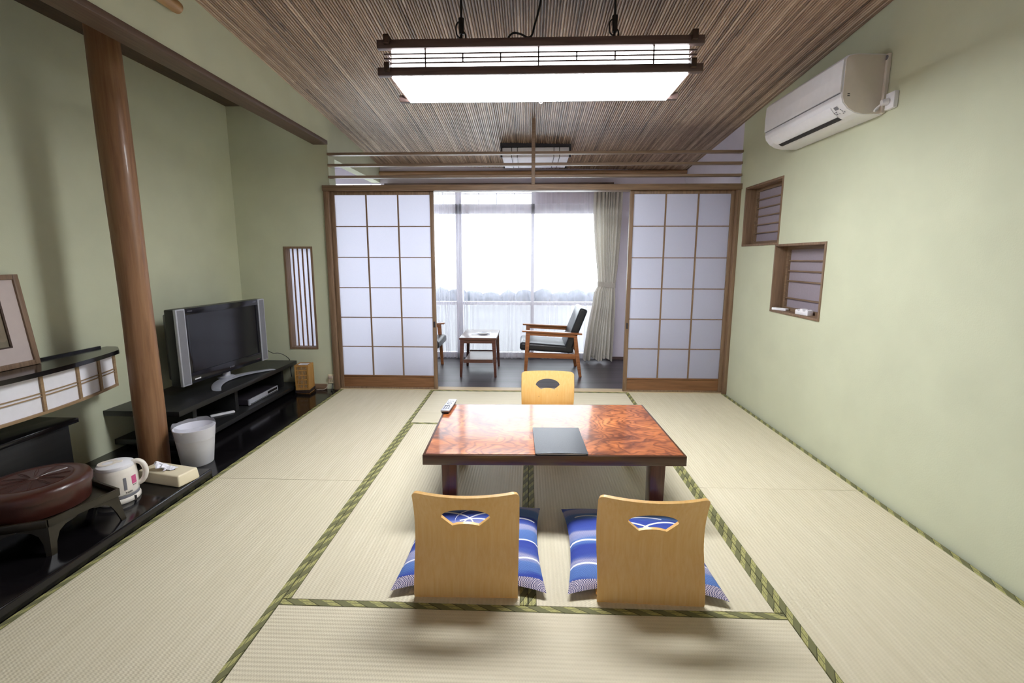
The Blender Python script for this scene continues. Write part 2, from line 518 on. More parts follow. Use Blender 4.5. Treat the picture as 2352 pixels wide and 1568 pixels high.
def cushion_fabric(seed):
    n = NT('blue_zabuton_cloth')
    x = n.xyz()
    nz = n.noise(n.mapped((1.6, 9, 1), loc=(seed, seed * 2, 0)), 1.6, 2)
    t = n.math('FRACT', n.math('ADD', n.math('MULTIPLY_ADD', x[1], 5.2, n.math('MULTIPLY', nz, 0.55)), 0.13 * seed))
    c = n.ramp(t, [(0.0, C(66, 84, 168)), (0.22, C(58, 76, 164)), (0.30, C(92, 124, 190)), (0.55, C(104, 136, 198)),
                   (0.64, C(160, 164, 204)), (0.80, C(172, 172, 206)), (0.90, C(82, 102, 178)), (1.0, C(66, 84, 168))])
    ck = n.node('ShaderNodeTexChecker'); ck.inputs['Scale'].default_value = 230
    n.link(n.coords(), ck.inputs['Vector'])
    c = n.mix(n.math('MULTIPLY', ck.outputs['Fac'], 0.30), c, C(56, 66, 120))
    # pale band with check at the rear edge
    rear = n.math('LESS_THAN', x[1], -0.235)
    ckc = n.mix(ck.outputs['Fac'], C(84, 84, 122), C(206, 196, 208))
    c = n.mix(rear, c, ckc)
    rnd = random.Random(seed)
    arcs = None
    spots = [(-0.20, -0.02), (0.22, -0.03), (0.20, 0.13), (-0.18, 0.17), (0.02, 0.20), (0.24, -0.14), (-0.22, -0.16), (-0.02, 0.10), (0.1, 0.16)]
    for i, (cx, cy) in enumerate(spots):
        ang = rnd.uniform(-0.5, 0.5)
        R = rnd.uniform(0.12, 0.18)
        ox, oy = cx, cy - R * 0.8
        dx = n.math('SUBTRACT', x[0], ox); dy = n.math('MULTIPLY', n.math('SUBTRACT', x[1], oy), 1.25)
        r = n.math('SQRT', n.math('ADD', n.math('MULTIPLY', dx, dx), n.math('MULTIPLY', dy, dy)))
        w = n.math('MULTIPLY_ADD', dy, 0.034, 0.0010)
        ring = n.math('LESS_THAN', n.math('ABSOLUTE', n.math('SUBTRACT', r, R)), w)
        sgn = 1 if i % 2 else -1
        part = n.math('GREATER_THAN', n.math('ADD', n.math('MULTIPLY', dx, sgn), n.math('MULTIPLY', dy, 0.4)), 0.0)
        a = n.math('MULTIPLY', ring, part)
        arcs = a if arcs is None else n.math('MAXIMUM', arcs, a)
    c = n.mix(arcs, c, C(232, 234, 244))
    n.bump(ck.outputs['Fac'], 0.15, 0.001)
    return n.set(c, 0.85, 0, 0.15)

def linen():
    n = NT('grey_green_linen')
    f = n.noise(n.mapped((60, 60, 500)), 1.0, 3)
    g = n.noise(n.mapped((500, 60, 30)), 1.0, 2)
    c = n.ramp(n.math('MULTIPLY_ADD', f, 0.6, n.math('MULTIPLY', g, 0.4)), [(0.3, C(202, 197, 187)), (0.7, C(230, 226, 217))])
    n.set(c, 0.9, 0, 0.1)
    tr = n.node('ShaderNodeBsdfTranslucent'); n.link(c, tr.inputs['Color'])
    mx = n.node('ShaderNodeMixShader'); mx.inputs[0].default_value = 0.24
    n.link(n.b.outputs[0], mx.inputs[1]); n.link(tr.outputs[0], mx.inputs[2]); n.link(mx.outputs[0], n.out.inputs['Surface'])
    return n.m
M['linen'] = linen()

def sketch():
    n = NT('dandelion_print')
    x = n.xyz()
    dy = n.math('SUBTRACT', x[1], -0.22); dz = n.math('SUBTRACT', x[2], 0.225)
    r = n.math('SQRT', n.math('ADD', n.math('MULTIPLY', dy, dy), n.math('MULTIPLY', dz, dz)))
    an = n.math('ARCTAN2', dy, dz)
    pet = n.math('GREATER_THAN', n.math('SINE', n.math('MULTIPLY', an, 18)), -0.3)
    fl = n.math('MULTIPLY', n.math('LESS_THAN', r, 0.045), pet)
    nz = n.noise(n.coords(), 14, 4)
    c = n.ramp(nz, [(0.3, C(128, 116, 98)), (0.7, C(150, 138, 120))])
    low = n.math('LESS_THAN', x[2], n.math('MULTIPLY_ADD', nz, 0.14, 0.07))
    c = n.mix(n.math('MULTIPLY', low, 0.4), c, C(92, 92, 74))
    c = n.mix(fl, c, C(226, 230, 236))
    return n.set(c, 0.3, 0, 0.4)
M['sketch'] = sketch()

# ------------------------------------------------------------------ setting
def ceil_z(x, y):
    return 2.416 - 0.0886 * y - 0.0205 * x
XL, XR, XA = -1.80, 1.82, -2.69          # beam line, right wall, alcove back wall
YB = -4.75                               # behind the camera

struct(MB().box(-2.85, 2.0, YB, 0.0, -0.12, -0.055).build('floor', M['dark_wood_x']), 'sub floor under the tatami', 'floor')
struct(MB().box(-2.85, 2.0, YB, -3.62, -0.055, 0.0).build('floor_entry', M['planks']), 'plank floor at the near end of the room', 'floor')
struct(MB().box(-2.6, 1.9, 0.10, 1.62, -0.12, -0.004).build('floor_veranda', M['planks']), 'dark plank floor of the sun room', 'floor')
struct(MB().box(-1.85, 1.83, 0.0, 0.10, -0.12, 0.006, 0.002).build('trim_1', M['pale_wood_x']), 'pale wooden door track sill', 'sill')
struct(MB().box(XA, XL - 0.002, -1.785, 0.0, -0.055, 0.0).build('floor_alcove', M['black_lacquer']), 'glossy black board floor beside the television stand', 'floor')
struct(MB().box(XA, XL - 0.002, -4.0, -1.786, -0.055, 0.05, 0.009, 3).build('floor_platform', M['black_lacquer']), 'raised glossy black alcove platform', 'floor')

# right wall with two niches
def wall_holes(name, mat, x0, x1, ys, holes, ztop, label):
    mb = MB()
    cuts_y = sorted(set([ys[0], ys[1]] + [h[0] for h in holes] + [h[1] for h in holes]))
    for a, b in zip(cuts_y, cuts_y[1:]):
        z = -0.055
        for h in sorted([h for h in holes if h[0] <= a + 1e-6 and h[1] >= b - 1e-6], key=lambda q: q[2]):
            mb.box(x0, x1, a, b, z, h[2]); z = h[3]
        # sloped top
        bmx = bmesh.new()
        vs = [bmx.verts.new(p) for p in ((x0, a, z), (x1, a, z), (x1, b, z), (x0, b, z),
              (x0, a, ztop(x0, a)), (x1, a, ztop(x0, a)), (x1, b, ztop(x0, b)), (x0, b, ztop(x0, b)))]
        for f in ((3, 2, 1, 0), (4, 5, 6, 7), (0, 1, 5, 4), (1, 2, 6, 5), (2, 3, 7, 6), (3, 0, 4, 7)):
            bmx.faces.new([vs[i] for i in f])
        mb.merge(bmx)
    return struct(mb.build(name, mat, smooth=0), label, 'wall')
niches = [(-0.700, -0.118, 1.340, 1.828), (-1.258, -0.664, 0.845, 1.342)]
hi = lambda x, y: ceil_z(x, y) + 0.05
wall_holes('wall_right', M['green_wall'], XR, XR + 0.16, (YB, 0.0), niches, hi, 'pale green plaster wall on the right')
wall_holes('wall_right_veranda', M['lavender'], XR, XR + 0.16, (0.0, 1.62), [], hi, 'pale lavender right wall of the sun room')
wall_holes('wall_left', M['green_wall'], XA - 0.12, XA, (YB, 0.14), [], lambda x, y: 2.70, 'shaded green back wall of the alcove')
# kokabe above beam
def slab_wall(x0, x1, y0, y1, zb, name, mat, label):
    b = bmesh.new()
    vs = [b.verts.new(p) for p in ((x0, y0, zb), (x1, y0, zb), (x1, y1, zb), (x0, y1, zb),
          (x0, y0, hi(x0, y0)), (x1, y0, hi(x1, y0)), (x1, y1, hi(x1, y1)), (x0, y1, hi(x0, y1)))]
    for f in ((3, 2, 1, 0), (4, 5, 6, 7), (0, 1, 5, 4), (1, 2, 6, 5), (2, 3, 7, 6), (3, 0, 4, 7)):
        b.faces.new([vs[i] for i in f])
    return struct(MB().merge(b).build(name, mat, smooth=0), label, 'wall')
slab_wall(XL - 0.10, XL, YB, 0.0, 2.262, 'wall_left_upper', M['green_wall'], 'green wall strip above the alcove beam')
slab_wall(-1.90, XL, 0.14, 1.62, 2.132, 'wall_left_veranda_upper', M['green_wall'], 'green hanging wall at the left of the sun room')
struct(MB().box(-2.72, -2.6, 0.14, 1.62, -0.1, 2.7).build('wall_left_veranda', M['lavender']), 'lavender wall at the far left of the sun room', 'wall')
struct(MB().box(-2.72, -1.90, 0.14, 1.62, 2.30, 2.36).build('ceiling_veranda_side', M['lavender']), 'flat ceiling at the left end of the sun room', 'ceiling')
# alcove end wall (with slit window)
mb = MB()
SX0, SX1, SZ0, SZ1 = -2.262, -1.992, 0.386, 1.341
mb.box(XA - 0.12, SX0, 0, 0.14, -0.055, 2.7); mb.box(SX1, -1.815, 0, 0.14, -0.055, 2.7)
mb.box(SX0, SX1, 0, 0.14, -0.055, SZ0); mb.box(SX0, SX1, 0, 0.14, SZ1, 2.7)
mb.box(-1.815, XL, 0.0, 0.14, 1.88, 2.7)
struct(mb.build('wall_far_alcove', M['green_wall'], smooth=0), 'green end wall of the alcove with the slit window', 'wall')
struct(MB().box(-2.85, XL - 0.1, YB, 0.14, 2.556, 2.62).build('ceiling_alcove', M['dark_wood_y']), 'dark wooden alcove ceiling', 'ceiling')
struct(MB().box(-1.925, XL + 0.006, YB, -0.001, 2.228, 2.2615, 0.002).build('trim_2', M['beam_wood']), 'thin brown beam over the alcove opening', 'beam')
struct(MB().box(-2.85, 2.0, YB - 0.12, YB, -0.12, 3.0).build('wall_near', M['lavender']), 'near wall behind the viewpoint', 'wall')
struct(MB().box(-2.55, -1.93, -0.012, -0.0005, 0.0, 0.05, 0.001).build('baseboard_far', M['frame_wood_x']), 'low brown baseboard under the slit window', 'baseboard')

# bamboo reed ceiling: half round reeds with gaps
def reed_ceiling():
    mb = MB()
    mb.box(0, 1, 0, 1, 0, 1)
    mb.bm.clear()
    bm = mb.bm
    lay = bm.faces.layers.float.new('tone')
    # dark backing
    x0, x1, y0, y1 = -1.82, 1.83, YB, 1.62
    vs = [bm.verts.new((x, y, ceil_z(x, y) + 0.012)) for x, y in ((x0, y0), (x1, y0), (x1, y1), (x0, y1))]
    f = bm.faces.new(vs); f[lay] = -0.4
    x = x0
    rnd = random.Random(3)
    while x < x1:
        w = rnd.uniform(0.0135, 0.0195)
        dz = rnd.uniform(-0.0012, 0.0012)
        y = y0 - rnd.uniform(0, 0.8)
        base = rnd.uniform(0.15, 0.85)
        prev = None
        ys = [y0]
        while ys[-1] < y1:
            ys.append(min(y1, ys[-1] + rnd.uniform(0.35, 1.1)))
        dxs = [rnd.uniform(-0.0008, 0.0008) for _ in ys]
        rings = []
        for yy, dx in zip(ys, dxs):
            ring = []
            for k in range(6):
                a = PI * k / 5
                px = x + w / 2 + dx - math.cos(a) * w * 0.43
                ring.append(bm.verts.new((px, yy, ceil_z(px, yy) + 0.011 - math.sin(a) * 0.0095 + dz)))
            rings.append(ring)
        for a, b in zip(rings, rings[1:]):
            tone = min(1, max(0, base + rnd.uniform(-0.22, 0.22)))
            for k in range(5):
                f = bm.faces.new((a[k], a[k + 1], b[k + 1], b[k])); f[lay] = tone
        x += w
    return mb.build('ceiling', M['reeds'], smooth=60)
struct(reed_ceiling(), 'sloping ceiling of close laid brown reeds', 'ceiling')
struct(MB().grid(lambda u, v: Vector((-1.86 + 3.75 * u, YB + (1.62 - YB) * v, ceil_z(-1.86 + 3.75 * u, YB + (1.62 - YB) * v) + 0.03)), 2, 2)
       .grid(lambda u, v: Vector((-1.86 + 3.75 * u, YB + (1.62 - YB) * v, ceil_z(-1.86 + 3.75 * u, YB + (1.62 - YB) * v) + 0.06)), 2, 2)
       .build('ceiling_deck', M['dark_wood_x']), 'boards above the reed ceiling', 'ceiling')

# lintel, posts
mb = MB().box(-1.85, XR, -0.045, 0.10, 1.828, 1.876, 0.002)
struct(mb.build('trim_3', M['frame_wood_x']), 'brown lintel over the sliding doors', 'lintel')
mb = MB().box(-1.848, -1.803, -0.03, 0.10, 0.0, 1.828, 0.002)
struct(mb.build('trim_4', M['frame_wood']), 'brown door post at the alcove corner', 'post')
mb = MB().box(1.788, XR, -0.03, 0.10, 0.0, 1.828, 0.002)
struct(mb.build('trim_5', M['frame_wood']), 'brown door post at the right wall', 'post')

# ------------------------------------------------------------------ shoji doors
def shoji(name, x0, x1, y, pull_x, label):
    root = bpy.data.objects.new(name, None); COL.objects.link(root)
    root['kind'] = 'structure'; root['label'] = label; root['category'] = 'door'
    z0, z1 = 0.007, 1.827
    st = 0.034
    f = MB()
    f.box(x0, x0 + st, y, y + 0.03, z0, z1, 0.002); f.box(x1 - st, x1, y, y + 0.03, z0, z1, 0.002)
    f.box(x0 + st, x1 - st, y + 0.001, y + 0.029, 1.798, z1, 0.002); f.box(x0 + st, x1 - st, y + 0.001, y + 0.029, z0, 0.022, 0.002)
    f.build('door_frame', M['frame_wood'], root)
    k = MB().box(x0 + st, x1 - st, y + 0.008, y + 0.02, 0.022, 0.128).box(x0 + st, x1 - st, y + 0.001, y + 0.029, 0.126, 0.136, 0.001)
    k.build('kick_panel', M['kick_wood'], root)
    a, b, c, d = x0 + st, x1 - st, 0.136, 1.798
    l = MB()
    for i in (1, 2):
        xx = a + (b - a) * i / 3
        l.box(xx - 0.006, xx + 0.006, y + 0.002, y + 0.013, c, d)
    for i in range(1, 6):
        zz = c + (d - c) * i / 6
        l.box(a, b, y + 0.004, y + 0.013, zz - 0.004, zz + 0.004)
    l.build('lattice', M['muntin'], root, smooth=0)
    MB().box(a - 0.002, b + 0.002, y + 0.0135, y + 0.0145, c - 0.002, d + 0.002).build('paper', M['shoji_paper'], root, smooth=0)
    MB().box(pull_x - 0.009, pull_x + 0.009, y - 0.001, y + 0.004, 0.60, 0.655, 0.001).build('finger_pull', M['dark_iron'], root)
shoji('door_1', -1.80, -0.866, 0.004, -0.884, 'paper sliding door on the left')
shoji('door_2', 0.878, 1.788, 0.004, 0.894, 'paper sliding door on the right')

# ------------------------------------------------------------------ transom lattice above the lintel
t = thing('transom_lattice', 'open lattice of three slim wooden rails over the sliding doors', 'lattice', (0, 0, 0))
for z, in ((2.145,), (2.050,), (1.950,)):
    MB().box(-1.80, XR, -0.022, 0.030, z - 0.010, z + 0.011, 0.003).build('rail', M['rail_wood'], t)
MB().box(0.008, 0.04, -0.034, -0.0225, 1.8765, ceil_z(0.02, -0.03) + 0.006, 0.003).build('post', M['rail_wood'], t)

# ------------------------------------------------------------------ slit window & niche windows
def slit_window():
    root = bpy.data.objects.new('window_2', None); COL.objects.link(root)
    root['kind'] = 'structure'; root['label'] = 'tall slit window with upright slats beside the left door'; root['category'] = 'window'
    e = 0.018
    f = MB()
    f.box(SX0, SX0 + e, -0.006, 0.138, SZ0, SZ1); f.box(SX1 - e, SX1, -0.006, 0.138, SZ0, SZ1)
    f.box(SX0 + e, SX1 - e, -0.006, 0.138, SZ0, SZ0 + e); f.box(SX0 + e, SX1 - e, -0.006, 0.138, SZ1 - e, SZ1)
    f.build('window_frame', M['frame_wood'], root, smooth=0)
    for i in range(5):
        xx = SX0 + e + (SX1 - SX0 - 2 * e) * (i + 0.75) / 5.2
        MB().box(xx - 0.0045, xx + 0.0045, 0.060, 0.074, SZ0 + e, SZ1 - e).build('slat', M['kick_wood'], root, smooth=0)
    MB().box(SX0 + e, SX1 - e, 0.078, 0.079, SZ0 + e, SZ1 - e).build('paper', M['shoji_paper'], root, smooth=0)
slit_window()
def niche(name, h, slats, label):
    y0, y1, z0, z1 = h
    root = bpy.data.objects.new(name, None); COL.objects.link(root)
    root['kind'] = 'structure'; root['label'] = label; root['category'] = 'window'
    e = 0.016
    f = MB()
    X0, X1 = XR - 0.006, XR + 0.115
    f.box(X0, X1, y0, y0 + e, z0, z1, 0.001); f.box(X0, X1, y1 - e, y1, z0, z1, 0.001)
    f.box(X0, X1, y0 + e, y1 - e, z0, z0 + e, 0.001); f.box(X0, X1, y0 + e, y1 - e, z1 - e, z1, 0.001)
    f.build('window_frame', M['frame_wood'], root)
    a, b, c, d = y0 + e, y1 - e, z0 + e, z1 - e
    q = 0.024
    s = MB()
    s.box(XR + 0.078, XR + 0.1, a, a + q, c, d); s.box(XR + 0.078, XR + 0.1, b - q, b, c, d)
    s.box(XR + 0.078, XR + 0.1, a + q, b - q, c, c + q); s.box(XR + 0.078, XR + 0.1, a + q, b - q, d - q, d)
    s.build('sash', M['frame_wood_y'], root, smooth=0)
    for k in slats:
        zz = c + q + (d - c - 2 * q) * k
        MB().box(XR + 0.084, XR + 0.096, a + q, b - q, zz - 0.0045, zz + 0.0045).build('slat', M['frame_wood_y'], root, smooth=0)
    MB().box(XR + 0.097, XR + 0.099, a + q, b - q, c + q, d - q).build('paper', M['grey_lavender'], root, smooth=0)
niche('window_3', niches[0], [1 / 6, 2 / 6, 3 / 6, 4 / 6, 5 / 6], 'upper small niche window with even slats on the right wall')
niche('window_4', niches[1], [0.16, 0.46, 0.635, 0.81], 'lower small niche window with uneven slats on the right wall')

# things on the niche sill
sz = 0.845 + 0.016
o = MB().box(-0.021, 0.021, -0.055, 0.055, 0, 0.017, 0.003).build('remote_control', M['white_plastic'], smooth=40)
o.location = (XR + 0.03, -0.745, sz + 0.0005); o.rotation_euler = (0, 0, 0.45)
tag(o, 'slim white remote control lying on the lower niche sill', 'remote control')
poly = [(-0.06, 0), (0.06, 0), (0.06, 0.03), (0.042, 0.034), (0.036, 0.024), (0.020, 0.024), (0.014, 0.04), (-0.008, 0.04), (-0.014, 0.026), (-0.034, 0.026), (-0.04, 0.04), (-0.06, 0.034)]
o = MB().prism(poly, 'X', -0.02, 0.02, 0.002).build('remote_holder', M['white_plastic'])
o.location = (XR + 0.035, -1.03, sz + 0.0005); o.rotation_euler = (0, 0, 0.12)
tag(o, 'white notched holder on the lower niche sill', 'holder')

# ------------------------------------------------------------------ tatami mats
def mat_thing(cx, cy, L, Wd, rotz, label):
    t = thing('tatami_mat', label, 'tatami mat', (cx, cy, -0.055), rotz, 'tatami mats')
    hw = 0.03
    MB().box(-L / 2 + 0.0012, L / 2 - 0.0012, -Wd / 2 + hw, Wd / 2 - hw, 0, 0.055, 0.0015, 1).build('rush_surface', M['tatami'], t)
    for s in (-1, 1):
        a, b = sorted((s * (Wd / 2 - 0.0008), s * (Wd / 2 - hw)))
        o = MB().box(-L / 2 + 0.0012, L / 2 - 0.0012, 0, b - a, 0, 0.0556, 0.0012, 1).build('mat_border', M['heri'], t)
        o.location = (0, a, 0)
W = 0.9
for a in [
    (-1.35, -0.90, 1.8, 0.898, PI / 2, 'far tatami mat alongside the black television alcove'),
    (-1.35, -2.70, 1.8, 0.898, PI / 2, 'near tatami mat alongside the raised black platform'),
    (1.355, -0.90, 1.8, 0.908, PI / 2, 'far tatami mat along the right wall below the niche windows'),
    (1.355, -2.70, 1.8, 0.908, PI / 2, 'near tatami mat along the right wall'),
    (0, -0.45, 1.8, 0.9, 0, 'crosswise tatami mat under the far legless chair'),
    (-0.45, -1.80, 1.8, 0.9, PI / 2, 'centre tatami mat under the left half of the low table'),
    (0.45, -1.80, 1.8, 0.9, PI / 2, 'centre tatami mat under the right half of the low table'),
    (0, -3.15, 1.8, 0.9, 0, 'crosswise tatami mat nearest the viewer behind both chairs')]:
    mat_thing(*a)

# ------------------------------------------------------------------ veranda: window wall
YW = 1.45
root = bpy.data.objects.new('window_1', None); COL.objects.link(root)
root['kind'] = 'structure'; root['label'] = 'wide sun room window behind the sheer curtains'; root['category'] = 'window'
f = MB()
WX0, WX1 = -2.58, 1.02
f.box(WX0, WX1, YW + 0.02, YW + 0.10, 1.770, 1.885)            # band
f.box(WX0, WX1, YW + 0.02, YW + 0.10, 0.0, 0.06)
f.box(WX0, WX1, YW + 0.03, YW + 0.09, 0.665, 0.705)            # mid rail
f.box(WX0, WX0 + 0.05, YW + 0.02, YW + 0.10, 0.0, 2.12)
f.box(WX1 - 0.05, WX1, YW + 0.02, YW + 0.10, 0.0, 1.885)
f.box(-1.80, -1.74, YW + 0.02, YW + 0.11, 0.0, 2.12)
f.box(-0.905, -0.83, YW + 0.02, YW + 0.11, 0.0, 2.12)
f.box(0.015, 0.055, YW + 0.02, YW + 0.10, 0.0, 2.12)
f.build('window_frame', M['alu'], root, smooth=0)
g = MB()
g.box(WX0, 0.03, YW + 0.04, YW + 0.055, 2.0, 2.012)
for i in range(11):
    xx = WX0 + (0.03 - WX0) * (i + 1) / 12
    g.box(xx - 0.005, xx + 0.005, YW + 0.04, YW + 0.055, 1.885, 2.12)
g.build('transom_bars', M['alu'], root, smooth=0)
MB().box(WX0, WX1, YW + 0.06, YW + 0.064, 0.06, 1.77).build('pane', M['glass'], root, smooth=0)
MB().box(WX0, 0.03, YW + 0.06, YW + 0.064, 1.885, 2.12).build('pane', M['glass'], root, smooth=0)
mb = MB()
mb.box(-2.72, XR + 0.16, YW, YW + 0.16, 2.12, 2.9); mb.box(WX1, XR + 0.16, YW, YW + 0.16, -0.1, 2.12)
mb.box(-2.72, WX0, YW, YW + 0.16, -0.1, 2.12); mb.box(0.055, WX1, YW, YW + 0.16, 1.885, 2.12)
struct(mb.build('wall_far', M['lavender'], smooth=0), 'lavender far wall around the window', 'wall')
struct(MB().box(WX1, XR, YW - 0.012, YW - 0.0005, -0.004, 0.03).build('baseboard_veranda', M['dark_wood_x']), 'dark baseboard behind the tied curtain', 'baseboard')
# outside
struct(MB().box(-6, 6, 1.62, 3.4, -0.5, -0.15).build('ground_balcony', M['ground'], smooth=0), 'balcony floor outside the window', 'floor')
struct(MB().box(-6, 6, 2.2, 2.3, -0.15, 0.61).build('wall_balcony', M['ground'], smooth=0), 'pale balcony parapet outside the window', 'wall')
mb = MB()
rnd = random.Random(5)
for i in range(40):
    x = -5 + i * 0.26
    b = bmesh.new(); bmesh.ops.create_icosphere(b, subdivisions=2, radius=0.22)
    for v in b.verts: v.co *= rnd.uniform(0.9, 1.08)
    mb.merge(b, Matrix.Translation((x, 2.75 + rnd.uniform(-0.05, 0.05), 0.53 + rnd.uniform(-0.04, 0.03))) @ Matrix.Diagonal((1, 1, 1.1, 1)))
mb.box(-5, 5.2, 2.6, 2.9, -0.1, 0.6)
tag(mb.build('hedge', M['hedge']), 'dim low hedge outside beyond the sheer curtain', 'hedge')

# curtains
def drape(name, mat, x0, x1, z0, z1, folds, amp, y, label, cat, seed, pleat=True, hem=0.0):
    rnd = random.Random(seed)
    ph = [rnd.uniform(0, 6.28) for _ in range(6)]
    nu, nv = folds * 12, 30
    def fn(u, v):
        z = z1 + (z0 - z1) * v
        x = x0 + (x1 - x0) * u
        a = 2 * PI * folds * u
        w = math.sin(a + 0.6 * math.sin(2 * PI * u * 2.3 + ph[0]))
        sharp = math.copysign(abs(w) ** (0.7 if v > 0.2 else 1.6), w)
        k = amp * (0.55 + 0.45 * v) * (0.7 + 0.3 * math.sin(u * 21 + ph[1]))
        yy = y + k * sharp + 0.006 * math.sin(a * 0.37 + ph[2] + 2 * v)
        zz = z + (hem * math.sin(a + ph[3]) if v > 0.99 else 0)
        return Vector((x + 0.012 * math.sin(v * 3 + a * 0.5) * v, yy, zz))
    mb = MB().grid(fn, nu, nv)
    o = mb.build(name, mat, smooth=180)
    tag(o, label, cat)
    return o
drape('sheer_curtain', M['sheer'], -1.74, -0.765, 0.012, 2.075, 16, 0.035, 1.375, 'white sheer curtain gathered left of the window post', 'curtain', 2)
drape('sheer_curtain', M['sheer'], -0.735, 0.80, 0.012, 2.075, 13, 0.022, 1.378, 'wide white sheer curtain drawn across the window centre', 'curtain', 4, hem=0.004)
drape('added_dimming_curtain', M['linen'], -1.76, -1.19, 0.012, 2.075, 8, 0.04, 1.285, 'added grey green linen curtain, unseen behind the left paper door, dimming its backlight', 'curtain', 6)  # unseen curtain, added to cut the daylight behind the left paper door
t = thing('curtain_track', 'brown curtain rail along the top of the sun room window', 'curtain rail', (0, 0, 0))
MB().box(-1.72, 0.968, 1.34, YW - 0.001, 2.088, 2.108, 0.002).build('rail', M['dark_wood_x'], t)
MB().box(-1.70, 0.95, 1.366, 1.386, 2.0765, 2.088).build('runner', M['alu'], t)

# tied drape
def tied():
    t = thing('tied_curtain', 'grey green linen curtain tied back right of the window', 'curtain', (0, 0, 0))
    ts = 0.925
    prof = [(2.075, 0.735, 1.055, 0.030), (1.75, 0.740, 1.050, 0.034), (1.4, 0.765, 1.040, 0.036), (1.1, 0.800, 1.020, 0.034), (0.96, 0.815, 1.006, 0.026), (ts, 0.818, 1.002, 0.022),
            (0.88, 0.79, 1.004, 0.026), (0.84, 0.772, 1.006, 0.030), (0.7, 0.755, 1.010, 0.034), (0.4, 0.700, 1.005, 0.038), (0.05, 0.655, 1.000, 0.040), (0.012, 0.655, 1.000, 0.040)]
    def at(v):
        z = 2.075 + (0.012 - 2.075) * v
        for (a, b) in zip(prof, prof[1:]):
            if a[0] >= z >= b[0]:
                k = (a[0] - z) / (a[0] - b[0]); return z, *[p + (q - p) * k for p, q in zip(a[1:], b[1:])]
        return prof[-1]
    def fn(u, v):
        z, xl, xr, am = at(v)
        uu = u + 0.035 * math.sin(u * 9 + 1.3)
        a = 2 * PI * 9 * uu + 0.9 * math.sin(v * 4)
        w = math.sin(a)
        return Vector((xl + (xr - xl) * u + 0.006 * math.cos(a), 1.285 + 1.2 * am * math.copysign(abs(w) ** 0.8, w) * (1 - 0.3 * math.sin(u * PI * 3 + v * 2)), z - (0.02 * math.sin(u * 14) * (1 if v > 0.985 else 0))+ (0.02 if v > 0.985 else 0)))
    MB().grid(fn, 130, 70).build('cloth', M['linen'], t, smooth=180)
    def tb(u, v):
        a = 2 * PI * u
        return Vector((0.910 + 0.106 * math.cos(a), 1.285 + 0.034 * math.sin(a), 0.905 + 0.055 * v - 0.022 * math.cos(a) * 0.6))
    MB().grid(tb, 30, 3, True).build('tieback', M['linen'], t, smooth=180)
tied()

# bamboo pole at the head of the wall
pts = []
mb = MB()
x = -1.795
rr = 0.024
while x < 1.80:
    x2 = min(x + random.uniform(0.20, 0.27), 1.815)
    mb.cyl((x, 1.42, 2.235 + 0.0 * x), (x2 - 0.004, 1.42, 2.235), rr, rr * 0.985, 20)
    mb.cyl((x2 - 0.004, 1.42, 2.235), (x2, 1.42, 2.235), rr * 1.05, rr * 1.05, 20)
    x = x2
o = mb.build('bamboo_pole', M['bamboo'])
tag(o, 'brown bamboo pole fixed along the top of the far wall', 'bamboo pole')

# veranda ceiling lamp
lx0, lx1, ly0, ly1 = -0.292, 0.392, 0.60, 1.15
zt = ceil_z(0.39, 1.15)
t = thing('ceiling_lamp', 'square unlit paper ceiling lamp with dark frame in the sun room', 'ceiling lamp', (0.05, 0.875, 2.235))
f = MB()
for sx in (-1, 1):
    for sy in (-1, 1):
        f.box(sx * 0.342 - 0.009, sx * 0.342 + 0.009, sy * 0.275 - 0.009, sy * 0.275 + 0.009, 0, 0.12)
for sy in (-1, 1):
    f.box(-0.35, 0.35, sy * 0.275 - 0.012, sy * 0.275 + 0.012, 0.098, 0.124 - 0.024 * sy + 0.0)
for sx in (-1, 1):
    f.box(sx * 0.342 - 0.011, sx * 0.342 + 0.011, -0.27, 0.27, 0.094, 0.108)
f.build('lamp_frame', M['dark_iron'], t, smooth=0)
MB().box(-0.333, 0.333, -0.27, 0.27, 0.002, 0.096, 0.003).build('paper_shade', M['paper_white'], t)
for xx in (-0.238, -0.182, 0.182, 0.238):
    MB().box(xx - 0.003, xx + 0.003, -0.274, 0.274, -0.002, 0.1).build('slat', M['dark_iron'], t, smooth=0)

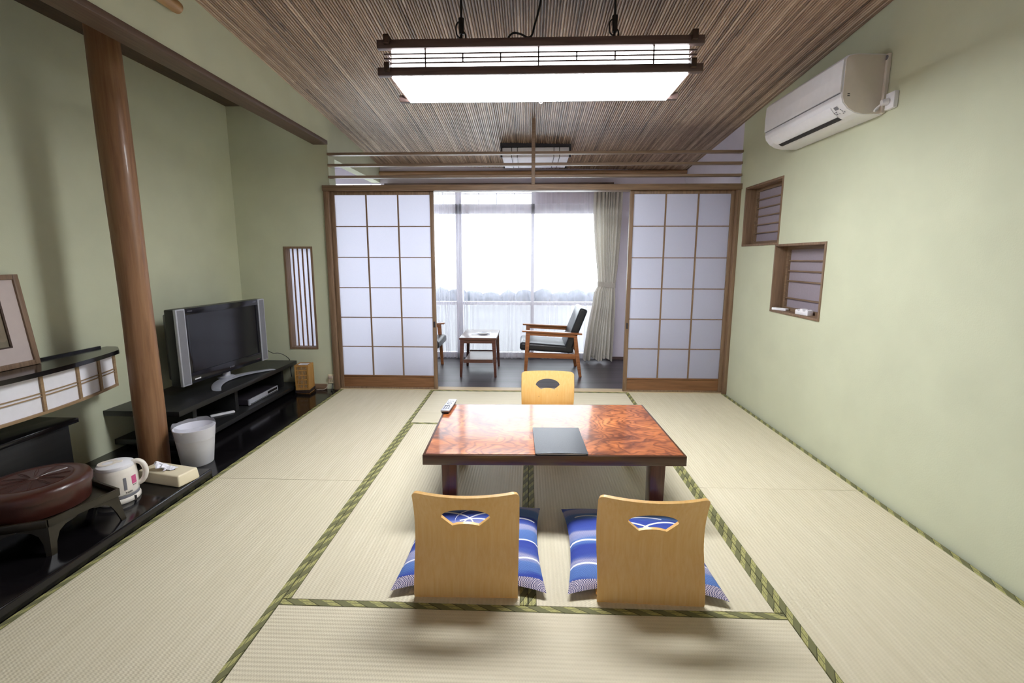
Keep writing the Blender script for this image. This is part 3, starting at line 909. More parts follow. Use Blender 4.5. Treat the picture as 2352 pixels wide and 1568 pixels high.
# ------------------------------------------------------------------ pendant lamp
def pendant():
    t = thing('pendant_lamp', 'long lit rectangular paper pendant lamp hanging over the low table', 'pendant lamp', (0.032, -1.642, 2.10), 0.0)
    hx, hy = 0.722, 0.188
    for z0, z1, nm in ((0.004, 0.040, 'lower_rail'), (0.125, 0.163, 'upper_rail')):
        for s in (-1, 1):
            MB().box(-hx - 0.05, hx + 0.05, s * hy - 0.016, s * hy + 0.016, z0, z1, 0.002).build(nm, M['dark_wood_x'], t)
        for s in (-1, 1):
            MB().box(s * hx - 0.013, s * hx + 0.013, -hy - 0.034, hy + 0.034, z0 + 0.014, z1 + 0.018, 0.002).build(nm, M['dark_wood_y'], t)
    l = MB()
    for s in (-1, 1):
        y = s * (hy + 0.002)
        for z in (0.062, 0.082, 0.102):
            l.box(-hx - 0.02, hx + 0.02, y - 0.004, y + 0.004, z - 0.003, z + 0.003)
        for fx in (-0.75, 0, 0.75):
            l.box(fx * hx - 0.003, fx * hx + 0.003, y - 0.004, y + 0.004, 0.04, 0.125)
        for fx in (-0.5, -0.25, 0.25, 0.5):
            l.box(fx * hx - 0.003, fx * hx + 0.003, y - 0.004, y + 0.004, 0.062, 0.102)
    for s in (-1, 1):
        x = s * (hx + 0.002)
        for z in (0.062, 0.082, 0.102):
            l.box(x - 0.004, x + 0.004, -hy, hy, z - 0.003, z + 0.003)
    l.build('lattice', M['dark_wood_x'], t, smooth=0)
    p = MB()
    p.box(-hx + 0.016, hx - 0.016, -hy + 0.006, -hy + 0.008, 0.036, 0.128); p.box(-hx + 0.016, hx - 0.016, hy - 0.008, hy - 0.006, 0.036, 0.128)
    p.box(-hx + 0.014, -hx + 0.016, -hy + 0.008, hy - 0.008, 0.036, 0.128); p.box(hx - 0.016, hx - 0.014, -hy + 0.008, hy - 0.008, 0.036, 0.128)
    p.build('paper_shade', M['lamp_paper'], t, smooth=0)
    MB().box(-hx + 0.012, hx - 0.012, -hy + 0.010, hy - 0.010, 0.0, 0.006).build('diffuser', M['lamp_panel'], t, smooth=0)
    MB().box(-hx + 0.017, hx - 0.017, -hy + 0.009, hy - 0.009, 0.118, 0.124).build('top_cover', M['white_plastic'], t, smooth=0)
    MB().tube([(0.012, hy - 0.02, -0.001), (0.014, hy - 0.02, -0.010), (0.022, hy - 0.02, -0.014), (0.029, hy - 0.02, -0.008)], 0.0022).build('pull_hook', M['white_plastic'], t)
    for x in (-0.393, 0.387):
        zc = ceil_z(0.032 + x, -1.642) - 2.10
        MB().tube([(x, 0, 0.16), (x, 0, zc - 0.002)], 0.006, 8, False).build('cord', M['black_cord'], t)
        h = MB().cyl((x, 0, 0.270), (x, 0, 0.345), 0.012, 0.015, 12)
        h.tube([(x - 0.004, 0, 0.335), (x - 0.026, 0, 0.315), (x - 0.024, 0, 0.27), (x - 0.004, 0, 0.25)], 0.004, 6)
        h.tube([(x + 0.004, 0, 0.29), (x + 0.02, 0, 0.265), (x + 0.018, 0, 0.20)], 0.004, 6)
        h.tube([(x, 0, 0.275), (x - 0.008, 0, 0.24), (x - 0.01, 0, 0.19)], 0.0045, 6)
        MB().cyl((x, 0, zc - 0.02), (x, 0, zc - 0.003), 0.012, 0.016, 12).build('ceiling_hook', M['black_plastic'], t)
        h.build('cord_adjuster', M['black_plastic'], t)
    MB().tube([(-0.150, 0, 0.165), (-0.155, 0, 0.24), (-0.13, 0, 0.272), (-0.09, 0, 0.268), (-0.055, 0, 0.252), (-0.032, 0, 0.262), (-0.018, 0.0, 0.31), (0.0, 0.0, 0.37), (0.010, 0.0, 0.42), (0.008, 0, ceil_z(0.04, -1.642) - 2.102)], 0.0052, 8).build('power_cable', M['black_cord'], t)
pendant()

# ------------------------------------------------------------------ log fixed on the upper left wall
mb = MB().lathe([(0.0, 0.0), (0.018, 0.002), (0.028, 0.010), (0.031, 0.03), (0.032, 2.4), (0.0, 2.4)], seg=24)
bmesh.ops.transform(mb.bm, matrix=Matrix.Translation((XL + 0.033, -1.735, 2.468)) @ Matrix.Rotation(PI / 2, 4, 'X'), verts=mb.bm.verts)
tag(mb.build('log_rail', M['log']), 'rounded log end on the green wall under the ceiling', 'log')

# ------------------------------------------------------------------ alcove pillar
def pillar():
    rnd = random.Random(2)
    rings = 26
    def fn(u, v):
        a = 2 * PI * u
        z = 2.556 * v
        r = 0.073 + 0.002 * math.sin(5 * v * 2.2) + 0.0016 * math.sin(3 * a + v * 4) + 0.0015 * math.sin(a * 2 + 1)
        return Vector((-2.232 + r * math.cos(a) + 0.004 * math.sin(v * 5), -1.676 + r * math.sin(a), z))
    o = MB().grid(fn, 36, rings, True).build('pillar', M['pillar'], smooth=180)
    tag(o, 'round polished reddish wooden pillar standing in the alcove', 'pillar')
pillar()

# ------------------------------------------------------------------ television stand and things on it
t = thing('tv_stand', 'low matte black two tier stand under the television', 'tv stand', (0, 0, 0))
MB().box(XA + 0.002, -2.195, -1.50, -0.03, 0.245, 0.281, 0.002).build('top_board', M['black_matte'], t)
MB().box(XA + 0.002, -2.165, -1.45, -0.035, 0.036, 0.072, 0.002).build('lower_board', M['black_matte'], t)
for y in (-1.30, -0.86, -0.20):
    MB().box(XA + 0.03, -2.25, y - 0.018, y + 0.018, 0.072, 0.245).build('upright_panel', M['black_matte'], t)
for y in (-1.36, -0.12):
    MB().box(XA + 0.03, -2.20, y - 0.018, y + 0.018, 0.0005, 0.036).build('foot', M['black_matte'], t)

def tv():
    t = thing('television', 'dark flat screen television with silver side speakers on black stand', 'television', (-2.378, -0.725, 0.2815), math.radians(-4.7))
    W2, zb, zt = 0.460, 0.068, 0.604
    sp = 0.078
    c = MB()
    c.box(-0.075, -0.001, -W2, W2, zb, zt, 0.008, 3)
    c.prism([(-0.145, -W2 + 0.06), (-0.145, W2 - 0.06), (-0.07, W2 - 0.01), (-0.07, -W2 + 0.01)], 'Z', zb + 0.03, zt - 0.04, 0.01)
    c.build('rear_housing', M['black_plastic'], t)
    b = MB()
    y0, y1 = -W2 + sp, W2 - sp
    a0, a1, c0, c1 = y0 + 0.03, y1 - 0.03, zb + 0.075, zt - 0.045
    b.box(-0.002, 0.012, y0, y1, zb, c0, 0.002); b.box(-0.002, 0.012, y0, y1, c1, zt, 0.002)
    b.box(-0.002, 0.012, y0, a0, c0, c1, 0.002); b.box(-0.002, 0.012, a1, y1, c0, c1, 0.002)
    b.build('bezel', M['screen'], t)
    MB().box(0.0, 0.006, a0, a1, c0, c1).build('screen', M['screen'], t, smooth=0)
    for s in (-1, 1):
        a, d = sorted((s * W2, s * (W2 - sp)))
        q = MB().box(-0.006, 0.016, a, d, zb - 0.004, zt + 0.001, 0.004, 3).build('speaker', M['silver'], t)
        MB().box(0.0161, 0.0166, a + 0.010, d - 0.010, zb + 0.006, zt - 0.008).build('speaker_grille', M['grey_mark'], q, smooth=0)
    # foot
    def arc(u, v):
        y = -0.33 + 0.66 * u
        k = (abs(y) / 0.33)
        xc = -0.015 + 0.155 * k ** 2.0
        wd = 0.050 - 0.012 * k
        a = 2 * PI * v
        return Vector((xc + wd * math.cos(a), y * 0.95, 0.0075 + 0.0072 * math.sin(a)))
    f = MB().grid(lambda u, v: arc(u, v), 40, 16)
    bmesh.ops.holes_fill(f.bm, edges=[e for e in f.bm.edges if e.is_boundary])
    f.build('foot', M['silver'], t, smooth=60)
    MB().lathe([(0, 0.0142), (0.06, 0.0142), (0.062, 0.022), (0.05, 0.03), (0.03, 0.034), (0.028, 0.075), (0, 0.075)], (-0.03, 0, 0), 32).build('neck', M['silver'], t)
    MB().box(0.0122, 0.0128, y0 + 0.03, y0 + 0.085, zb + 0.022, zb + 0.031).build('sticker', M['white_print'], t, smooth=0)
    writing('SHARP', 0.018, M['grey_mark'], t, frame_mat((0.0126, 0.02, zb + 0.032), (0, 1, 0), (0, 0, 1)), 'maker_lettering')
    writing('AQUOS', 0.012, M['grey_mark'], t, frame_mat((0.0126, y0 + 0.045, zt - 0.02), (0, 1, 0), (0, 0, 1)), 'corner_lettering')
    writing('HI-VISION', 0.009, M['grey_mark'], t, frame_mat((0.0126, y1 - 0.045, zt - 0.018), (0, 1, 0), (0, 0, 1)), 'corner_lettering')
    for i in range(3):
        MB().box(0.0122, 0.0128, y1 - 0.07 + i * 0.014, y1 - 0.066 + i * 0.014, zb + 0.024, zb + 0.028).build('indicator_light', M['pink_mark'], t, smooth=0)
tv()
o = MB().tube([(-2.46, -0.22, 0.46), (-2.40, -0.17, 0.41), (-2.36, -0.13, 0.37), (-2.33, -0.10, 0.365), (-2.29, -0.07, 0.34), (-2.27, -0.022, 0.288), (-2.27, -0.018, 0.24), (-2.26, -0.022, 0.12)], 0.003, 6).build('tv_cable', M['black_cord'])
tag(o, 'thin black cable dropping from behind the television', 'cable')
# DVD player
t = thing('dvd_player', 'slim silver fronted disc player on the lower stand shelf', 'disc player', (-2.345, -0.545, 0.0725), math.radians(1))
MB().box(-0.13, 0.11, -0.21, 0.21, 0.006, 0.048, 0.002).build('body', M['dark_iron'], t)
MB().box(0.1105, 0.124, -0.215, 0.215, 0.004, 0.050, 0.002).build('front_panel', M['silver'], t)
MB().box(0.1242, 0.125, 0.05, 0.20, 0.022, 0.042).build('display_window', M['black_plastic'], t, smooth=0)
MB().box(0.1242, 0.1255, -0.2, 0.2, 0.008, 0.014).build('chrome_strip', M['chrome'], t, smooth=0)
for sx in (-0.1, 0.08):
    for sy in (-0.18, 0.18):
        MB().cyl((sx, sy, 0), (sx, sy, 0.006), 0.012, seg=12).build('foot', M['black_plastic'], t)
o = MB().box(-0.016, 0.016, -0.080, 0.080, 0, 0.013, 0.004).build('remote_control', M['white_plastic'])
o.location = (-2.30, -0.96, 0.0725); o.rotation_euler = (0, 0, -0.75)
tag(o, 'white remote control on the lower shelf beside the disc player', 'remote control')

# ------------------------------------------------------------------ lantern lamp
def lantern():
    t = thing('table_lantern', 'small square bamboo lattice lantern by the alcove socket', 'lantern', (-2.085, -0.115, 0.0), math.radians(4))
    s, h = 0.055, 0.27
    MB().box(-s - 0.004, s + 0.004, -s - 0.004, s + 0.004, 0.0, 0.035, 0.002).build('base', M['lamp_slats'], t)
    f = MB()
    for sx in (-1, 1):
        for sy in (-1, 1):
            f.box(sx * s - 0.007, sx * s + 0.007, sy * s - 0.007, sy * s + 0.007, 0.035, h)
    for z0, z1 in ((0.035, 0.055), (h - 0.02, h)):
        for k in (-1, 1):
            f.box(-s, s, k * s - 0.006, k * s + 0.006, z0, z1); f.box(k * s - 0.006, k * s + 0.006, -s, s, z0, z1)
    f.box(s - 0.003, s + 0.003, -s, s, 0.04, h - 0.01)
    f.build('lantern_frame', M['lamp_slats'], t, smooth=0)
    l = MB()
    for k in (-1, 1):
        for i in range(8):
            x = -s + 0.014 + (2 * s - 0.028) * i / 7
            l.box(x - 0.0028, x + 0.0028, k * s - 0.002, k * s + 0.002, 0.05, h - 0.015)
            if k < 0: l.box(-s - 0.002, -s + 0.002, x - 0.0028, x + 0.0028, 0.05, h - 0.015)
        for i in range(1, 5):
            z = 0.045 + (h - 0.055) * i / 5
            l.box(-s, s, k * s - 0.003, k * s + 0.003, z - 0.005, z + 0.005)
    l.build('lattice', M['lamp_slats'], t, smooth=0)
    q = s - 0.008
    p = MB()
    for k in (-1, 1):
        p.box(-q, q, k * q - 0.0005, k * q + 0.0005, 0.036, h - 0.006); p.box(k * q - 0.0005, k * q + 0.0005, -q, q, 0.036, h - 0.006)
    p.build('paper_lining', M['paper_white'], t, smooth=0)
    for i, z in enumerate((0.010, 0.020, 0.030)):
        e = s + 0.010
        MB().tube([(-e, -e, z), (e, -e, z + 0.004), (e, e, z + 0.010), (-e, e, z + 0.004), (-e, -e, z)], 0.0035, 6, False).build('wound_cord', M['dark_iron'], t)
lantern()
t = thing('wall_outlet', 'cream wall outlet low beside the left door post', 'outlet', (-1.880, -0.0005, 0.100))
MB().box(-0.033, 0.033, -0.008, 0, -0.043, 0.043, 0.003).build('cover_plate', M['cream_plastic'], t)
for x in (-0.008, 0.008):
    MB().box(x - 0.002, x + 0.002, -0.0088, -0.0078, -0.03, -0.016).build('socket_slot', M['dark_mark'], t, smooth=0)
o = MB().box(-1.902, -1.862, -0.036, -0.0095, 0.105, 0.131, 0.005, 3).tube([(-1.885, -0.03, 0.108), (-1.90, -0.035, 0.07), (-1.92, -0.045, 0.02), (-1.95, -0.055, 0.006), (-1.985, -0.045, 0.005), (-2.006, -0.065, 0.006)], 0.0035, 6).build('lamp_cord', M['pale_cord'])
tag(o, 'pale lantern cord with plug in the cream outlet', 'cord')
o = MB().tube([(-1.868, -0.025, 0.058), (-1.868, -0.030, 0.035), (-1.862, -0.05, 0.010), (-1.855, -0.075, 0.0045), (-1.850, -0.10, 0.0045)], 0.004, 6).build('black_cord', M['black_cord'])
tag(o, 'short black cord bending from outlet to black floor', 'cord')

# ------------------------------------------------------------------ trash can
def can():
    t = thing('waste_bin', 'white waste bin with clear liner beside the alcove pillar', 'waste bin', (-2.022, -1.608, 0.0))
    MB().lathe([(0, 0.0), (0.080, 0.0), (0.084, 0.004), (0.108, 0.225), (0.110, 0.228), (0.107, 0.229), (0.104, 0.224), (0.081, 0.008), (0, 0.008)], seg=48).build('bin', M['bin_plastic'], t)
    rnd = random.Random(9)
    ph = [rnd.uniform(0, 6) for _ in range(5)]
    def bag(u, v):
        a = 2 * PI * u
        wob = math.sin(a * 3 + ph[0]) * 0.5 + math.sin(a * 7 + ph[1]) * 0.3 + math.sin(a * 13 + ph[2]) * 0.25
        if v < 0.4:   # outside cuff
            k = v / 0.4
            r = 0.106 + 0.006 * k + 0.004 * wob * (0.4 + k)
            z = 0.165 + 0.075 * k + 0.004 * wob
        elif v < 0.6:
            k = (v - 0.4) / 0.2
            r = 0.112 - 0.010 * k + 0.006 * wob * (1 - k)
            z = 0.240 + 0.012 * math.sin(k * PI) + 0.006 * wob
        else:
            k = (v - 0.6) / 0.4
            r = (0.102 - 0.022 * k) + 0.004 * wob * k
            z = 0.238 - 0.12 * k
        if math.cos(a + 0.35) > 0.75 and v < 0.6: r += 0.012 * (math.cos(a + 0.35) - 0.75) * 4
        return Vector((r * math.cos(a), r * math.sin(a), z))
    MB().grid(bag, 96, 30, True).build('liner_bag', M['clear_bag'], t, smooth=180)
can()

# ------------------------------------------------------------------ tissue box
def tissue():
    t = thing('tissue_box', 'cream tissue case with a crumpled tissue on the platform edge', 'tissue box', (-1.945, -1.924, 0.0502), math.radians(-12.5))
    b = bmesh.new()
    w, d, h = 0.143, 0.062, 0.062
    v = [b.verts.new(p) for p in ((-w, -d, 0), (w, -d, 0), (w, d, 0), (-w, d, 0), (-w + 0.006, -d + 0.006, h), (w - 0.006, -d + 0.006, h), (w - 0.006, d - 0.006, h), (-w + 0.006, d - 0.006, h))]
    for f in ((3, 2, 1, 0), (4, 5, 6, 7), (0, 1, 5, 4), (1, 2, 6, 5), (2, 3, 7, 6), (3, 0, 4, 7)): b.faces.new([v[i] for i in f])
    bmesh.ops.bevel(b, geom=b.edges[:], offset=0.008, segments=3, profile=0.5, affect='EDGES')
    MB().merge(b).build('case', M['cream_plastic'], t)
    sl = MB().lathe([(0, 0), (1, 0), (1, 0.0006), (0, 0.0006)], (0, 0, h), 32, 0.050, 0.012)
    sl.build('slot', M['dark_mark'], t)
    rnd = random.Random(4)
    def tis(u, v):
        x = -0.055 + 0.075 * u
        z = h + 0.002 + 0.05 * math.sin(v * PI * 0.75) * (1 - 0.55 * u) * (0.7 + 0.3 * math.sin(u * 11))
        y = 0.012 - 0.05 * v + 0.006 * math.sin(u * 17 + v * 6) + 0.004 * math.sin(u * 31)
        return Vector((x + 0.008 * math.sin(v * 9), y, max(z, h + 0.0015)))
    MB().grid(tis, 24, 18).build('tissue', M['paper_white'], t, smooth=180)
    def tis2(u, v):
        x = -0.02 + 0.07 * u
        y = -0.02 + 0.04 * v
        z = h + 0.004 + 0.012 * math.sin(u * PI) * math.sin(v * PI) + 0.003 * abs(math.sin(u * 14 + v * 5))
        return Vector((x, y, z))
    MB().grid(tis2, 18, 10).build('tissue', M['paper_white'], t, smooth=180)
tissue()

# ------------------------------------------------------------------ kettle
def kettle():
    t = thing('electric_kettle', 'white electric kettle with pink sticker on the black platform', 'kettle', (-2.034, -2.128, 0.0502), math.radians(30))
    MB().lathe([(0, 0), (0.083, 0), (0.086, 0.004), (0.086, 0.018), (0.082, 0.024), (0, 0.024)], seg=48).build('power_base', M['ivory_plastic'], t)
    MB().lathe([(0.078, 0.0242), (0.081, 0.027), (0.081, 0.036), (0.078, 0.038)], seg=48).build('base_ring', M['grey_mark'], t)
    def body(u, v):
        a = 2 * PI * u
        pr = [(0.078, 0.038), (0.0815, 0.042), (0.083, 0.07), (0.0815, 0.12), (0.078, 0.155), (0.075, 0.168), (0.0745, 0.170)]
        k = v * (len(pr) - 1); i = min(int(k), len(pr) - 2); f = k - i
        r = pr[i][0] * (1 - f) + pr[i + 1][0] * f; z = pr[i][1] * (1 - f) + pr[i + 1][1] * f
        # spout on -x side
        da = abs((a - PI + PI) % (2 * PI) - PI)
        top = max(0, (z - 0.135) / 0.035)
        r += 0.040 * top * max(0, 1 - (da / 0.35)) ** 1.3
        return Vector((r * math.cos(a), r * math.sin(a), z))
    MB().grid(body, 64, 30, True).build('body', M['ivory_plastic'], t, smooth=60)
    lid = MB().lathe([(0.0745, 0.168), (0.076, 0.172), (0.073, 0.184), (0.062, 0.190), (0.03, 0.192), (0, 0.192)], seg=48)
    ld = lid.build('lid', M['white_plastic'], t)
    MB().box(-0.008, 0.03, -0.014, 0.014, 0.190, 0.1955, 0.002).build('lid_button', M['ivory_plastic'], ld)
    MB().lathe([(0.022, 0.1921), (0.040, 0.1921), (0.040, 0.1935), (0.022, 0.1935)], (-0.028, 0, 0), 30, closed=True).build('steam_ring', M['ac_side'], ld)
    MB().tube([(0.058, 0, 0.176), (0.082, 0, 0.182), (0.102, 0, 0.170), (0.114, 0, 0.138), (0.110, 0, 0.100), (0.097, 0, 0.076), (0.078, 0, 0.066)], 0.0125, 14).build('handle', M['ivory_plastic'], t)
    # window, sticker, lettering on the front (-y)
    def patch(a0, a1, z0, z1, dr=0.0008):
        def fn(u, v):
            a = a0 + (a1 - a0) * u; z = z0 + (z1 - z0) * v
            r = (0.083 if z < 0.09 else 0.083 - (z - 0.07) * 0.033) + dr
            return Vector((r * math.cos(a), r * math.sin(a), z))
        return MB().grid(fn, 8, 6)
    f0 = math.radians(-57)
    patch(f0 - 0.075, f0 + 0.075, 0.066, 0.128, 0.0012).build('water_gauge', M['grey_mark'], t)
    patch(f0 + 0.36, f0 + 0.68, 0.085, 0.125, 0.0012).build('sticker', M['pink_mark'], t)
    for k in range(5):
        patch(f0 + 0.40 + k * 0.05, f0 + 0.43 + k * 0.05, 0.076, 0.081, 0.0012).build('print_mark', M['dark_mark'], t)
    def pt(a, z, r=0.0832): return (r * math.cos(a), r * math.sin(a), z)
    a = f0 + 0.16
    writing('TIGER', 0.011, M['dark_mark'], t, frame_mat(pt(a, 0.052, 0.0838), (-math.sin(a), math.cos(a), 0), (0, 0, 1)), 'maker_lettering')
    MB().tube([(0.0, 0.082, 0.006), (-0.03, 0.13, 0.006), (-0.10, 0.15, 0.006), (-0.15, 0.13, 0.006)], 0.004, 6).build('power_cord', M['black_cord'], t)
    q = f0 + 0.42
    MB().box(-0.004, 0.004, -0.003, 0.003, -0.009, 0.009, mat=Matrix.Translation(pt(q, 0.014, 0.0872)) @ Matrix.Rotation(q + PI / 2, 4, 'Z')).build('switch', M['dark_mark'], t)
kettle()

# ------------------------------------------------------------------ footed tray and lacquer box
def tray():
    cx, cy = -2.113, -2.372
    t = thing('footed_tray', 'dark lacquered hexagonal tray on curved feet under the round box', 'tray', (cx, cy, 0.0502))
    R = 0.25
    pts = [(x - cx, y - cy) for x, y in ((-1.863, -2.302), (-2.089, -2.215), (-2.345, -2.222), (-2.36, -2.57), (-2.11, -2.633), (-1.926, -2.555))]
    MB().prism(pts, 'Z', 0.112, 0.126, 0.003).build('tray_top', M['tray_lacquer'], t)
    rim = MB()
    for a, b in zip(pts, pts[1:] + pts[:1]):
        rim.bar((a[0], a[1], 0.132), (b[0], b[1], 0.132), 0.012, 0.034, bev=0.003)
    rim.build('rim', M['tray_lacquer'], t)
    for k, (x, y) in enumerate(pts):
        nx, ny = x / R, y / R
        # apron brackets either side plus curved foot
        m_ = MB()
        for s in (-1, 1):
            nb = pts[(k + s) % 6]
            d = Vector((nb[0] - x, nb[1] - y, 0)).normalized()
            outl = [(0.0, 0.114), (0.100, 0.114), (0.092, 0.106), (0.056, 0.098), (0.034, 0.080), (0.022, 0.045), (0.018, 0.0), (0.0, 0.0)]
            b = bmesh.new()
            nrm = Vector((d.y, -d.x, 0))
            if nrm.dot(Vector((nx, ny, 0))) < 0: nrm = -nrm
            lo = [b.verts.new(Vector((x, y, 0)) * 0.985 + d * p + Vector((0, 0, z)) + Vector((nx, ny, 0)) * (0.02 * (1 - z / 0.114) ** 2)) for p, z in outl]
            hi_ = [b.verts.new(v.co - nrm * 0.012) for v in lo]
            n = len(outl)
            b.faces.new(lo); b.faces.new(hi_[::-1])
            for i in range(n): b.faces.new((lo[i], hi_[i], hi_[(i + 1) % n], lo[(i + 1) % n]))
            bmesh.ops.recalc_face_normals(b, faces=b.faces)
            m_.merge(b)
        m_.build('leg', M['tray_lacquer'], t, smooth=30)
    b = thing('lacquer_box', 'round brown lacquered lidded box with carved flower on footed tray', 'box', (-2.118, -2.418, 0.0502 + 0.1262))
    MB().lathe([(0, 0), (0.166, 0), (0.174, 0.006), (0.178, 0.05), (0.178, 0.085), (0.0, 0.085)], seg=64).build('box_body', M['lacquer_brown'], b)
    l = MB().lathe([(0.180, 0.074), (0.185, 0.076), (0.186, 0.098), (0.180, 0.112), (0.168, 0.119), (0.135, 0.124), (0.130, 0.1225), (0.0, 0.124)], seg=64).build('lid', M['lacquer_brown'], b)
    p = MB()
    for k in range(12):
        a = k * PI / 6 + 0.2
        for q in (-0.05, 0.05):
            p.tube([(0.018 * math.cos(a), 0.018 * math.sin(a), 0.1245), (0.06 * math.cos(a + q * 1.6), 0.06 * math.sin(a + q * 1.6), 0.1255), (0.115 * math.cos(a + q * 0.6), 0.115 * math.sin(a + q * 0.6), 0.1240)], 0.0011, 5)
    p.lathe([(0.124, 0.1232), (0.128, 0.1250), (0.132, 0.1232)], seg=64)
    p.lathe([(0.0, 0.128), (0.016, 0.126), (0.018, 0.1235)], seg=24)
    p.build('carved_flower', M['lacquer_brown'], l)
tray()

# ------------------------------------------------------------------ black side desk, ornament, wall cabinet, picture
t = thing('low_desk', 'black low desk against the alcove wall under the curved cabinet', 'desk', (0, 0, 0))
MB().box(XA + 0.002, -2.445, -3.0, -1.885, 0.353, 0.378, 0.002).build('desk_top', M['black_lacquer'], t)
MB().box(XA + 0.002, -2.475, -2.97, -1.915, 0.0502, 0.353, 0.002).build('body', M['black_matte'], t)
MB().lathe([(0, 0), (0.008, 0), (0.009, 0.008), (0.006, 0.014), (0, 0.015)], seg=16).build('knob', M['dark_iron'], t).matrix_local = Matrix.Translation((-2.475, -1.98, 0.10)) @ Matrix.Rotation(PI / 2, 4, 'Y')

o = MB().lathe([(0, 0), (0.055, 0), (0.058, 0.006), (0.050, 0.012), (0.044, 0.02), (0.05, 0.03), (0.052, 0.04), (0.045, 0.048), (0.052, 0.058), (0.080, 0.085), (0.092, 0.12), (0.092, 0.145), (0.078, 0.18), (0.05, 0.20), (0.03, 0.206), (0, 0.207)], seg=48).build('round_vase', M['black_lacquer'])
o.location = (-2.565, -2.232, 0.3782)
tag(o, 'glossy black round vase on the low desk at left edge', 'vase')

def cabinet():
    t = thing('wall_cabinet', 'wall hung cabinet with bowed paper lattice front and black top', 'cabinet', (0, 0, 0))
    yc, hl = -2.135, 0.618
    z0, z1 = 0.452, 0.655
    def xf(y, out=0.0):
        k = (y - yc) / hl
        return -2.445 - 0.105 * k * k + out
    ys = [yc - hl + 2 * hl * i / 48 for i in range(49)]
    # top board
    e = [(xf(y, 0.035), y) for y in ys]
    poly = [(XA + 0.001, yc - hl - 0.07), (-2.60, yc - hl - 0.07)] + e + [(-2.60, yc + hl + 0.085), (-2.63, yc + hl + 0.10), (XA + 0.001, yc + hl + 0.10)]
    MB().prism(poly, 'Z', z1, z1 + 0.024).build('top_board', M['black_lacquer'], t)
    MB().box(XA + 0.001, XA + 0.012, yc - hl - 0.05, yc + hl + 0.05, z1 + 0.0241, z1 + 0.036).build('back_rail', M['black_lacquer'], t)
    # body behind paper
    poly = [(XA + 0.001, yc - hl)] + [(xf(y, -0.012), y) for y in ys] + [(XA + 0.001, yc + hl)]
    MB().prism(poly, 'Z', z0 + 0.002, z1 - 0.0005).build('carcass', M['black_matte'], t)
    poly = [(xf(y, -0.0115), y) for y in ys] + [(xf(y, -0.010), y) for y in ys[::-1]]
    MB().prism(poly, 'Z', z0 + 0.006, z1 - 0.0006).build('paper', M['paper_white'], t)
    l = MB()
    def strip(za, zb, o0=-0.0095, o1=-0.002):
        poly = [(xf(y, o0), y) for y in ys] + [(xf(y, o1), y) for y in ys[::-1]]
        l.prism(poly, 'Z', za, zb)
    strip(z0, z0 + 0.014, -0.0095, 0.002); strip(z1 - 0.008, z1 - 0.0004, -0.0095, 0.002)
    zm = (z0 + z1) / 2
    strip(zm + 0.006, zm + 0.0105); strip(zm - 0.0105, zm - 0.006)
    for y in [yc + hl - 0.006, yc + hl - 0.150, yc + hl - 0.31, yc + hl - 0.52, yc + hl - 0.74, yc + hl - 0.97, yc - hl + 0.006]:
        l.box(xf(y, -0.009), xf(y, 0.001), y - 0.007, y + 0.007, z0, z1 - 0.0004)
    l.build('lattice', M['pale_lattice'], t, smooth=30)
cabinet()

def picture():
    hgt, wid = 0.473, 0.60
    lean = math.atan2(0.055, 0.48)
    t = thing('picture_frame', 'brown framed flower picture with pale mat leaning on the cabinet', 'picture', (-2.607, -1.895, 0.6793), rot=(0, -lean, 0))
    b = 0.026
    f = MB()
    for a in ((-wid, -wid + b, 0, hgt), (-b, 0, 0, hgt)): f.box(-0.012, 0.012, a[0], a[1], a[2], a[3], 0.002)
    f.box(-0.012, 0.012, -wid + b, -b, 0, b, 0.002); f.box(-0.012, 0.012, -wid + b, -b, hgt - b, hgt, 0.002)
    f.build('frame', M['frame_wood'], t)
    q = 0.105
    m_ = MB()
    m_.box(-0.004, 0.002, -wid + b, -q, b, q); m_.box(-0.004, 0.002, -wid + b, -q, hgt - q, hgt - b)
    m_.box(-0.004, 0.002, -q, -b, b, hgt - b); m_.box(-0.004, 0.002, -wid + b, -wid + q, q, hgt - q)
    m_.build('mat_board', plain('mat_board', C(200, 186, 182), 0.85, var=0.02), t, smooth=0)
    e = 0.007
    k = MB()
    k.box(-0.003, 0.004, -q - e, -q + 0.002, q, hgt - q); k.box(-0.003, 0.004, -wid + q, -wid + q + e, q, hgt - q)
    k.box(-0.003, 0.004, -wid + q, -q, q, q + e); k.box(-0.003, 0.004, -wid + q, -q, hgt - q - e, hgt - q)
    k.build('inner_fillet', M['dark_wood_y'], t, smooth=0)
    MB().box(-0.006, -0.003, -wid + q, -q, q, hgt - q).build('print', M['sketch'], t, smooth=0)
picture()

